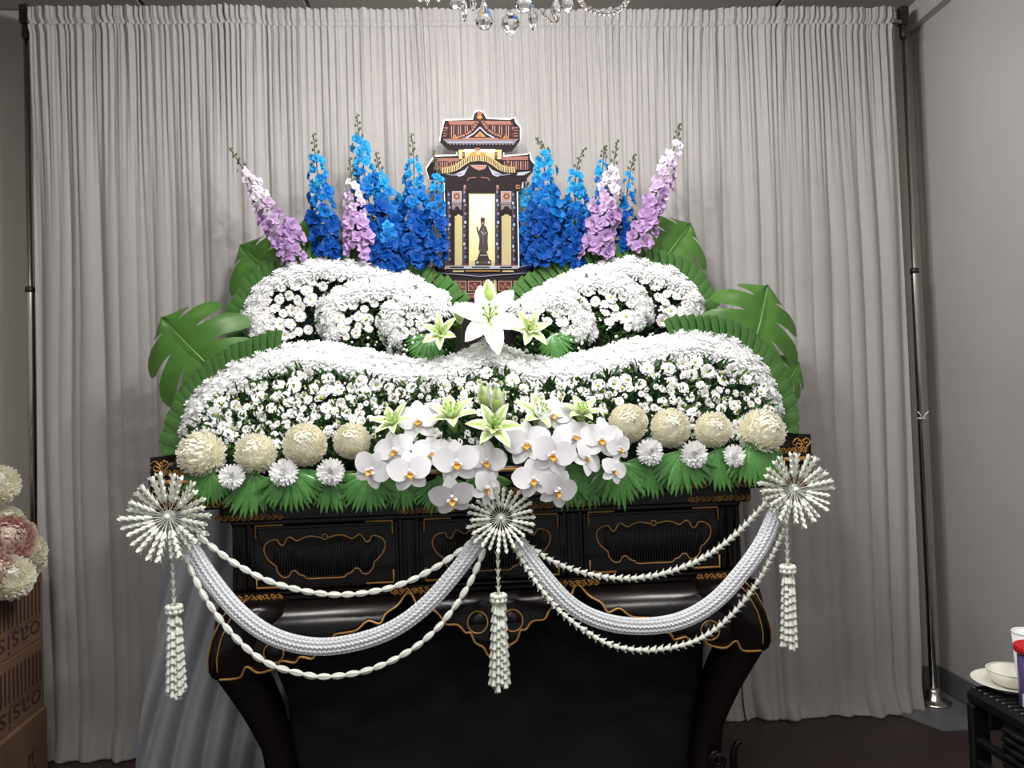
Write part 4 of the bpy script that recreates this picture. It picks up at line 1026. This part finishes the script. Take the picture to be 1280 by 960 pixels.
outl = [(598, 138), (604, 140), (608, 148), (637, 149), (643, 147), (644, 152), (650, 159), (650, 175), (640, 189), (629, 190), (629, 195), (658, 193), (662, 191), (663, 199), (668, 205), (666, 214), (653, 228), (652, 236), (646, 239), (648, 334), (660, 331), (668, 331), (667, 347), (660, 356), (657, 400), (655, 452), (556, 452), (552, 400), (546, 352), (541, 343), (539, 332), (547, 332), (557, 336), (559, 330), (556, 240), (556, 228), (537, 224), (533, 211), (538, 203), (544, 195), (572, 194), (571, 189), (560, 187), (550, 177), (552, 166), (556, 150), (591, 149), (593, 141)]
big_o = [at(x+(1.2 if x > 600 else -1.2), y-(1 if y < 240 else 0), YP) for x, y in outl]
for p in big_o: p.z = max(p.z, 1.001)
MB().slab(big_o, (0, .008, 0)).build('backing_board', m_bw, board, False)
base = Pic(); base.pg([(x, y+.6) for x, y in outl]+[], 'k'); base.done('printed_ground')
# upper roof
u = Pic()
u.pg([(559, 152), (640, 152), (648, 160), (648, 172), (640, 176), (560, 176), (552, 174), (553, 162)], 'k')
u.pg([(560, 151), (638, 151), (640, 156), (562, 156)], 'r')
for i in range(28): x = 561+i*2.85; u.rect(x, 157, x+1.1, 172, 'p' if i % 3 else 'm')
for i in range(4): u.rect(554, 159+i*3.4, 560-i*.3, 160.4+i*3.4, 'r'); u.rect(642, 159+i*3.4, 648, 160.4+i*3.4, 'r')
u.rect(562, 155.6, 640, 156.6, 'm')
gl = [(573, 171), (582, 168.5), (590, 163), (596, 154), (600, 146), (604, 154), (610, 162), (618, 167.5), (628, 171)]
u.pg([(598, 150), (604, 156), (614, 166), (625, 173), (574, 173), (586, 166), (594, 157)], 'k')
u.line(gl, 4.6, 'm'); 
for a, b in zip(gl, gl[1:]):
    for q in (.15, .45, .75): x, y = a[0]+(b[0]-a[0])*q, a[1]+(b[1]-a[1])*q; u.disc(x, y, 1.1, 'p', 8)
u.line([(582, 172.5), (592, 167), (600, 159), (608, 167), (618, 172.5)], 1.8, 's'); u.line([(578, 173), (622, 173)], 1.2, 'p')
u.pg([(600, 164), (607, 171), (593, 171)], 'o'); u.disc(600, 169, 2.2, 'r')
u.pg([(594, 143), (598, 139.5), (603, 141), (605, 150), (600, 153), (594, 150)], 'd'); u.disc(599.5, 142, 3, 'r'); u.disc(599.5, 146.5, 3.4, 'o', 10, 2.2)
for x in (569, 632): u.pg([(x-4, 173), (x+4, 173), (x, 168)], 'o'); u.disc(x, 171, 1.8, 'r')
u.rect(554, 173.4, 648, 175.2, 'r'); u.pg([(555, 175.2), (646, 175.2), (642, 181), (561, 181)], 'g'); u.line([(560, 178), (641, 177.5)], 1.0, 's')
for i in range(20): u.rect(560+i*4.1, 179.4, 562+i*4.1, 181.2, 'k')
for x in (558, 641): u.rect(x-.9, 152, x+1.1, 174, 'd'); u.disc(x, 168, 1.8, 'm'); u.disc(x, 160, 1.4, 'r')
u.done('upper_roof')
# middle band and lower roof
l = Pic()
l.rect(573, 187, 627, 199, 'y'); l.rect(580, 186.5, 619, 190.5, 'c'); l.pg([(586, 195), (590, 190), (597, 188), (604, 190), (609, 195)], 'o'); l.disc(597, 186.5, 4.5, 'r', 10, 2); l.disc(598, 191.5, 3, 'y')
for x in (579.5, 620): l.rect(x-1.6, 190, x+1.6, 199, 'm'); l.disc(x, 193, 1.6, 'r')
l.pg([(545, 197), (574, 196), (574, 214), (540, 214), (537, 206)], 'k'); l.pg([(628, 196), (661, 194), (666, 205), (664, 213), (628, 214)], 'k')
l.rect(546, 197.5, 574, 201.5, 'r'); l.rect(628, 195.5, 660, 200, 'r')
for i in range(11): l.rect(544+i*2.8, 202.5, 545.3+i*2.8, 212, 'p' if i % 2 else 'r'); l.rect(630+i*2.9, 201.5, 631.3+i*2.9, 212, 'p' if i % 2 else 'r')
for x in (562, 635): l.disc(x, 204, 2.4, 'm'); l.disc(x, 202, 1.5, 'r')
wv = [(552, 213), (562, 212), (571, 209), (579, 203), (587, 198.5), (598, 197), (609, 198.5), (617, 203), (625, 209), (634, 212), (644, 212)]
l.line([(x, y+5) for x, y in wv], 5, 'k'); l.line(wv, 7.4, 'y')
for p in spline([(x, y, 0) for x, y in wv], 34): l.line([(p.x, p.y-2.4), (p.x+(p.x-598)*.012, p.y+3.4)], 1.25, 'm')
l.line([(x, y-3.2) for x, y in wv], 1.0, 'o')
l.pg([(587, 206), (609, 206), (606, 211), (599, 213), (592, 210)], 'p'); l.line([(591, 208.5), (605, 208.5)], .9, 'r')
for s in (-1, 1):
    l.pg([(598+s*12, 207), (598+s*17, 212), (598+s*30, 218), (598+s*24, 221), (598+s*18, 219)], 's'); l.line([(598+s*40, 217.5), (598+s*30, 219), (598+s*20, 217)], 1.6, 'g')
    l.line([(598+s*14, 226), (598+s*12, 222.5), (598+s*3, 221.5)], 1.3, 'r')
l.pg([(647, 215.5), (664, 214), (655, 219), (646, 219.5)], 's')
l.done('lower_roof')
# niche: openings, columns
n_ = Pic()
n_.rect(586, 242, 619, 332, 'y'); 
for i in range(9): n_.rect(587.2, 243.5, 618, 326-8.5*i, 'h%d' % i)
n_.rect(588, 244, 617, 246, 'c')
n_.rect(568.5, 270, 578.5, 331.5, 'y'); n_.pg([(568.5, 272), (573, 267), (578.5, 272)], 'y'); n_.rect(627, 270, 639, 331.5, 'y'); n_.pg([(627, 272), (633, 266), (639, 272)], 'y')
for x0, x1 in ((565, 577), (626, 640)):
    n_.rect(x0, 239, x1, 252.5, 's'); n_.rect(x0+1.2, 240, x1-1.2, 251.5, 'p'); n_.disc((x0+x1)/2, 245.5, 3.8, 'm'); n_.disc((x0+x1)/2, 245.5, 2.2, 'p'); n_.rect(x0-1, 253, x1, 255, 'g')
    n_.rect(x0, 255.5, x1, 262, 'g'); n_.pg([(x0+2, 268), (x0+3.5, 260), ((x0+x1)/2, 256), (x1-3, 260), (x1-1, 268)], 'k'); n_.disc((x0+x1)/2, 256.5, 1.8, 'r')
n_.done('niche_openings')
c_ = Pic()
for x, w_ in ((561.5, 6), (581, 6.2), (622, 6), (642, 5.6)):
    top = 236 if x in (581, 622) else 239
    c_.rect(x-w_/2, top, x+w_/2, 331.5, 'k'); c_.rect(x-w_/2+.9, top, x-w_/2+2.4, 331, 'b')
    for k in range(17):
        y = top+4+k*5.4; c_.disc(x+(.6 if k % 2 else -.6), y, 1.5, ['g', 'b', 's', 'g', 'n'][k % 5], 8, 2.2)
    c_.rect(x-w_/2-.6, 329, x+w_/2+.6, 332, 'm')
    if x in (581, 622): c_.disc(x, 234, 1.7, 'r', 8, 3.4); c_.disc(x, 232.5, 1, 'p')
c_.rect(645, 231, 650, 236, 'o'); c_.disc(648, 233.5, 2, 'm')
c_.done('columns')
st = Pic()
st.rect(594, 325, 614, 331.5, 'd'); st.rect(595.5, 326.6, 612.5, 329.4, 's'); st.rect(598, 326.6, 610, 329.4, 'n')
st.pg([(596, 325), (612, 325), (609, 317), (607, 313), (600, 313), (598.5, 318)], 'd')
st.pg([(600, 315), (598, 311), (599.5, 300), (598, 292), (600, 285), (602, 281), (605, 281), (608, 284), (610, 291), (609.5, 302), (610.5, 312), (607.5, 316)], 'n')
st.disc(603.4, 278.5, 2.6, 'n', 10, 3.4); st.pg([(600.8, 276.5), (600.8, 271.5), (602.3, 273), (603.5, 271), (604.8, 273), (606.2, 271.5), (606, 276.5)], 'd')
st.pg([(598, 294), (596, 288), (595.6, 283), (597, 283), (598.2, 288), (600, 291)], 'n'); st.line([(601, 289), (604, 293), (608, 290)], .8, 's'); st.line([(602, 297), (602.5, 311)], .7, 'k'); st.line([(606, 296), (606, 311)], .7, 'k'); st.line([(600, 319), (609, 319)], .9, 's'); st.line([(604, 284), (604, 305)], .6, 'g')
st.disc(603.4, 279, 1.3, 'p')
st.done('statue_figure')
pl_ = Pic()
pl_.rect(558, 332, 648, 336, 's'); pl_.rect(562, 333.2, 580, 335.2, 'k'); pl_.rect(590, 333.2, 612, 335.2, 'n'); pl_.rect(625, 333.2, 640, 335.2, 'k'); pl_.rect(566, 338, 580, 340, 'y'); pl_.rect(582, 338, 625, 339.4, 'o'); pl_.rect(628, 338, 642, 340, 'y')
pl_.line([(545, 339), (560, 342.5), (600, 343.5), (645, 342.5), (662, 339)], 1.4, 'b'); pl_.line([(548, 341), (600, 345.5), (660, 341)], .7, 's')
for i in range(5):
    x = 566+i*19; pl_.rect(x, 351, x+17, 364, 'p'); pl_.rect(x+1.2, 352, x+15.8, 363, 'm')
    for a in range(5): pl_.disc(x+4+a*2.3, 357.5+2.4*math.sin(a*2.2), 1.7, 'r', 8)
pl_.rect(570, 366, 652, 374, 'm'); pl_.rect(570, 366, 652, 367.3, 'p'); pl_.rect(572, 369.5, 650, 371.5, 'r'); pl_.rect(566, 376, 654, 377.5, 'n')
pl_.done('plinth')

# ------------------------------------------------------------------ jasmine-bud garlands
m_j = mat('ivory_bud', (242, 244, 234), .55, var=.06, trans=.1)
m_j2 = mat('bluish_white_bud', (240, 242, 246), .55, var=.05, trans=.1)
m_thread = mat('thread', (160, 160, 140), .8, var=.1)
# a trumpet bud: point at 0, flares to z = 1
def bud_me(n=5):
    mb = MB(); mb.lathe([(.06, 0), (.2, .25), (.26, .55), (.34, .8)], n)
    for k in range(n): a = 2*PI*(k+.5)/n; mb.blade((.28*math.cos(a), .28*math.sin(a), .75), (math.cos(a)*.7, math.sin(a)*.7, .8), (-math.cos(a), -math.sin(a), .6), .24, lambda t: .2*(1-.6*t), 1)
    return mb.mesh('bud', m_j)
BUD = bud_me()
LOZ = MB().lathe([(.1, 0), (.3, .3), (.36, .55), (.3, .85), (.12, 1.08)], 6).mesh('bud', m_j, False)
def strand(pts_px, Y0, Y1, step, rad, me, label, name='bud_strand'):
    n3 = [at(x, y, Y0+(Y1-Y0)*math.sin(PI*i/(len(pts_px)-1))) for i, (x, y) in enumerate(pts_px)]
    L = sum((a-b).length for a, b in zip(n3, n3[1:])); st_ = step*.00213; n = int(L/st_); P = spline(n3, n+1)
    t = thing(name, P[0], label, 'garland strand', 'thin bud strands of the swags')
    MB().tube(P, .002, 5).build('thread', m_thread, t)
    for i in range(n):
        d = P[i+1]-P[i]; o = obj('bud', me, t, P[i]-P[0]); o.rotation_euler = frame(d, (0, -1, 0), uni(0, 6) if me is BUD else (i % 2)*.5); o.scale = (rad*.00213,)*2+(d.length*1.06,)
def rope(pts_px, Y0, Y1, rad, label):
    n3 = [at(x, y, Y0+(Y1-Y0)*math.sin(PI*i/(len(pts_px)-1))) for i, (x, y) in enumerate(pts_px)]
    P = spline(n3, 150); r = rad*.00213
    t = thing('bud_rope', P[0], label, 'garland', 'thick woven bud swags')
    MB().tube(P, r*.82, 10).build('core', m_j2, t)
    mb = MB(); Q = spline(n3, 170)
    a = None
    for i in range(len(Q)-1):
        d = (Q[i+1]-Q[i]).normalized(); a = V((0, -1, 0)); a = (a-d*a.dot(d)).normalized(); b = d.cross(a)
        for k in range(11):
            th = 2*PI*(k+.5*(i % 2))/11; rr = a*math.cos(th)+b*math.sin(th); c = Q[i]+rr*r*.78
            tan = d.cross(rr); e = (d*.7+rr*.75+tan*(.45 if i % 2 else -.45)).normalized(); s1 = e.cross(rr).normalized(); s2 = s1.cross(e); l = r*.5; w_ = r*.2
            i0 = [mb.vert(c-e*l*.3), mb.vert(c+s1*w_+e*l*.4), mb.vert(c+s2*w_+e*l*.4), mb.vert(c-s1*w_+e*l*.4), mb.vert(c-s2*w_+e*l*.4), mb.vert(c+e*l)]
            for x, y in ((1, 2), (2, 3), (3, 4), (4, 1)): mb.face(i0[0], i0[y], i0[x]); mb.face(i0[5], i0[x], i0[y])
    tag(mb.build('woven_buds', m_j2, t, False), kind='stuff')
random.seed(77)
rope([(236, 680), (262, 722), (298, 765), (340, 795), (390, 808), (440, 804), (490, 787), (532, 757), (568, 717), (602, 672)], -.70, -.745, 9.5, 'thick white woven bud swag hanging between the carton-side and middle rosettes')
rope([(646, 676), (676, 716), (712, 755), (752, 776), (800, 783), (850, 776), (893, 752), (930, 712), (955, 675), (970, 640)], -.70, -.745, 9.5, 'thick white woven bud swag hanging between the middle and stool-side rosettes')
strand([(246, 668), (290, 702), (340, 728), (400, 742), (450, 742), (500, 731), (545, 709), (592, 676)], -.70, -.73, 16, 11.5, LOZ, 'thin pale strand above the woven swag, carton side')
strand([(230, 688), (250, 736), (285, 787), (330, 827), (380, 843), (410, 846), (460, 838), (510, 815), (550, 782), (585, 733), (605, 688)], -.715, -.775, 16, 11.5, LOZ, 'thin pale strand below the woven swag, carton side')
strand([(652, 676), (690, 701), (730, 716), (775, 723), (820, 719), (870, 702), (915, 672), (958, 628)], -.70, -.73, 9, 13, BUD, 'thin bud strand above the woven swag, stool side')
strand([(642, 680), (662, 716), (700, 764), (750, 800), (790, 812), (830, 811), (872, 800), (911, 772), (949, 724), (985, 652)], -.715, -.775, 9, 13, BUD, 'thin bud strand below the woven swag, stool side')
# rosettes: each spoke threads four buds
mb = MB(); mb.tube([(0, 0, 0), (0, 0, 1)], .012, 4)
for k in range(4):
    z0 = .34+.16*k; mb.lathe([(.025, z0), (.048, z0+.06), (.064, z0+.12), (.07, z0+.165), (.035, z0+.17)], 6)
    for j in range(4): a = j*PI/2; mb.blade((.055*math.cos(a), .055*math.sin(a), z0+.14), (math.cos(a)*.5, math.sin(a)*.5, 1), (-math.cos(a), -math.sin(a), 0), .08, lambda t: .05*(1-.7*t), 1)
SPOKE = mb.mesh('bud_spoke', m_j)
def rosette(x, y, r, Y, label, flat=.9):
    c = at(x, y, Y); t = thing('bud_rosette', c, label, 'rosette', 'bud rosettes'); s = r*(CAM-c).length/F
    t.rotation_euler = frame((0, -1, .1)); t.scale = (s, s, s)
    MB().ball((0, 0, .12), .075, 10, 6).build('centre_pearl', m_j, t, local=True)
    MB().lathe([(.14, -.05), (.16, -.02), (.14, .02)], 14).build('hub_ring', m_j, t, local=True)
    n = 26
    for k in range(n):
        a = 2*PI*k/n; up = .1+.16*(k % 2)+uni(-.06, .06); d = V((math.cos(a), math.sin(a)*flat, up)); o = obj('bud_spoke', SPOKE, t); o.rotation_euler = frame(d, (0, 0, 1)); q = uni(.9, 1.08); o.scale = (q, q, q)
rosette(211, 646, 48, -.735, 'white bud rosette at the carton-side end of the altar shelf')
rosette(626, 648, 40, -.735, 'white bud rosette at the middle of the altar below the orchids')
rosette(993, 612, 42, -.735, 'white bud rosette at the stool-side end of the altar shelf')
TSTS = []
for ph in range(4):
  mb = MB(); mb.tube([(0, 0, 0), (0, 0, -1)], .006, 4)
  for k in range(9):
    z0 = -.0-.108*k-.025*ph*(1 if k else .2); mb.lathe([(.012, z0), (.022, z0-.045), (.032, z0-.085), (.036, z0-.105), (.014, z0-.108)], 5)
  TSTS.append(mb.mesh('bud_chain', m_j))
def tassel(x, y0, y1, y2, xb, wt, wb, Y, label):
    a = at(x, y0, Y); b = at((x+xb)/2, y1, Y); c = at(xb, y2, Y); t = thing('tassel', a, label, 'tassel', 'bud tassels under the rosettes')
    n = int((a-b).length/(9*.00213)); P = spline([a, b], n+1)
    for i in range(n): d = P[i]-P[i+1]; o = obj('cord_bud', BUD, t, P[i+1]-a+V((0, 0, 0))); o.rotation_euler = frame(d, (0, -1, 0), uni(0, 6)); o.scale = (.017, .017, d.length*1.1)
    MB().tube([a, b, c.lerp(b, .8)], .002, 5).build('cord', m_thread, t)
    kn = MB()
    for zz in (0, -.011):
        for k in range(9): th = 2*PI*(k+.5*(zz < 0))/9; kn.ball(b+V((.016*math.cos(th), .016*math.sin(th), -.004+zz)), .0075, 6, 4)
    kn.build('knot', m_j, t)
    m = 22; L = (c-b).length
    for k in range(m):
        th = k*2.4; rr = math.sqrt((k+.5)/m); top = b+V((rr*wt*math.cos(th), rr*wt*math.sin(th), -.022+uni(-.012, .004))); bot = b+V((rr*wb*math.cos(th)+(c.x-b.x), rr*wb*math.sin(th), -L+uni(-.01, .012)))
        d = top-bot; o = obj('bud_chain', TSTS[k % 4], t, top-a); o.rotation_euler = frame(d, (0, -1, 0), uni(0, 6)); l = d.length; o.scale = (.21, .21, l)
tassel(215, 682, 757, 866, 220, .013, .022, -.735, 'white bud tassel hanging from the carton-side rosette')
tassel(622, 690, 743, 854, 624, .014, .025, -.76, 'white bud tassel hanging from the middle rosette')
tassel(983, 650, 707, 806, 986, .014, .021, -.735, 'white bud tassel hanging from the stool-side rosette')

# ------------------------------------------------------------------ crystal chandelier and ceiling lamps, the rear pair added for fill
m_glass = mat('cut_crystal', (250, 250, 252), .02, var=0, glass=1., ior=1.55, spec=.5)
YC = -1.2
c0 = at(640, 20, YC); ch = thing('chandelier', (c0.x, YC, CEIL), 'crystal chandelier with faceted drops hanging from the ceiling', 'chandelier')
def crystal(px, py, w_, h_, kind, dy=0.):
    c = at(px, py, YC+dy); s = .00164*(1+dy/1.55); rw, rh = w_*s/2, h_*s/2
    prof = {'ball': [(.05, -1), (.55, -.83), (.9, -.42), (1, 0), (.9, .42), (.55, .83), (.1, 1)], 'drop': [(.1, -1), (.62, -.9), (.98, -.62), (1, -.4), (.75, 0), (.42, .5), (.14, 1)], 'spear': [(.06, -1), (.5, -.8), (.85, -.35), (1, .1), (.6, .6), (.15, 1)]}[kind]
    mb = MB(); mb.lathe([(r*rw, z*rh) for r, z in prof], 10 if kind == 'ball' else 8, c); o = mb.build({'ball': 'crystal_ball', 'drop': 'crystal_drop', 'spear': 'crystal_spear'}[kind], m_glass, ch, False)
    top = V((c.x, c.y, c.z+rh)); zr = c0.z+.19
    MB().tube([top, V((c.x, c.y, zr))], .0012, 5).build('hanger', m_chrome, ch)
for a in [(638, 30, 24, 27, 'ball', 0), (605, 18, 23, 37, 'drop', -.02), (580, 8, 8, 40, 'spear', .05), (591, 2, 9, 26, 'spear', .02), (571, -3, 18, 26, 'drop', .08), (655, 0, 22, 30, 'drop', .09), (666, 22, 12, 34, 'spear', -.05), (695, 12, 13, 36, 'spear', .03), (709, -1, 17, 32, 'drop', .06), (525, -6, 10, 16, 'drop', .12), (534, -3, 8, 18, 'spear', .12), (548, -6, 9, 16, 'drop', .12)]: crystal(*a)
def beads(pts, r, dy=0.):
    P = spline([at(x, y, YC+dy) for x, y in pts], len(pts)*3-2)
    for p in P: MB().lathe([(.3*r, -r), (r*.95, -r*.45), (r, .3*r), (.4*r, r)], 7, p).build('crystal_bead', m_glass, ch, False)
    MB().tube(P, .0007, 4).build('bead_wire', m_chrome, ch)
beads([(722, -6), (732, 9), (750, 16), (768, 15), (782, 4), (790, -10)], .0062); beads([(676, 14), (686, 25), (690, 28)], .004)
zr = c0.z+.19
fr = MB(); fr.tube([V((c0.x+.21*math.cos(k*PI/16), YC+.21*math.sin(k*PI/16), zr)) for k in range(32)], .006, 6, True); fr.tube([V((c0.x+.1*math.cos(k*PI/12), YC+.1*math.sin(k*PI/12), zr-.015)) for k in range(24)], .005, 6, True)
for k in range(6): a = k*PI/3; fr.tube([V((c0.x, YC, zr+.05)), V((c0.x+.1*math.cos(a), YC+.1*math.sin(a), zr-.015)), V((c0.x+.21*math.cos(a), YC+.21*math.sin(a), zr))], .004, 5)
fr.build('frame', m_chrome, ch)
MB().lathe([(.01, zr-.02), (.03, zr+.04), (.015, zr+.1), (.012, zr+.3), (.012, CEIL-.03)], 12, (c0.x, YC, 0)).build('stem', m_chrome, ch)
MB().lathe([(.02, CEIL-.05), (.06, CEIL-.02), (.07, CEIL-.001)], 20, (c0.x, YC, 0)).build('canopy', m_chrome, ch)
m_bulb = emat('lit_bulb', (255, 246, 232), 12)
for k in range(6):
    a = k*PI/3+.3; p = V((c0.x+.19*math.cos(a), YC+.19*math.sin(a), zr+.06))
    MB().lathe([(.008, -.055), (.01, -.02)], 8, p).build('candle_holder', m_chrome, ch)
    MB().lathe([(.006, -.02), (.014, 0), (.012, .018), (.002, .04)], 10, p).build('bulb', m_bulb, ch)
    lamp('chandelier_bulb_light', 'POINT', p+V((0, 0, .075)), 14.2, (1, .99, .985), .03)
m_panel = emat('lit_panel', (244, 248, 255), 2.5)
for i, (px, py) in enumerate(PANELS):
    t = thing('ceiling_and_fill_panel', (px, py, CEIL), 'oblong lit ceiling panel '+('near the chandelier' if i < 2 else 'added as fill far from the altar')+', '+('carton' if i % 2 == 0 else 'stool')+' side of the room', 'ceiling light')
    MB().box(px-.18, px+.18, py-.1, py+.1, CEIL-.014, CEIL-.010).build('diffuser', m_panel, t, False)
    f_ = MB()
    for q in ((-.2, .2, -.12, -.1), (-.2, .2, .1, .12), (-.2, -.18, -.1, .1), (.18, .2, -.1, .1)): f_.box(px+q[0], px+q[1], py+q[2], py+q[3], CEIL-.018, CEIL-.001)
    f_.build('lamp_frame', m_tbar, t, False)
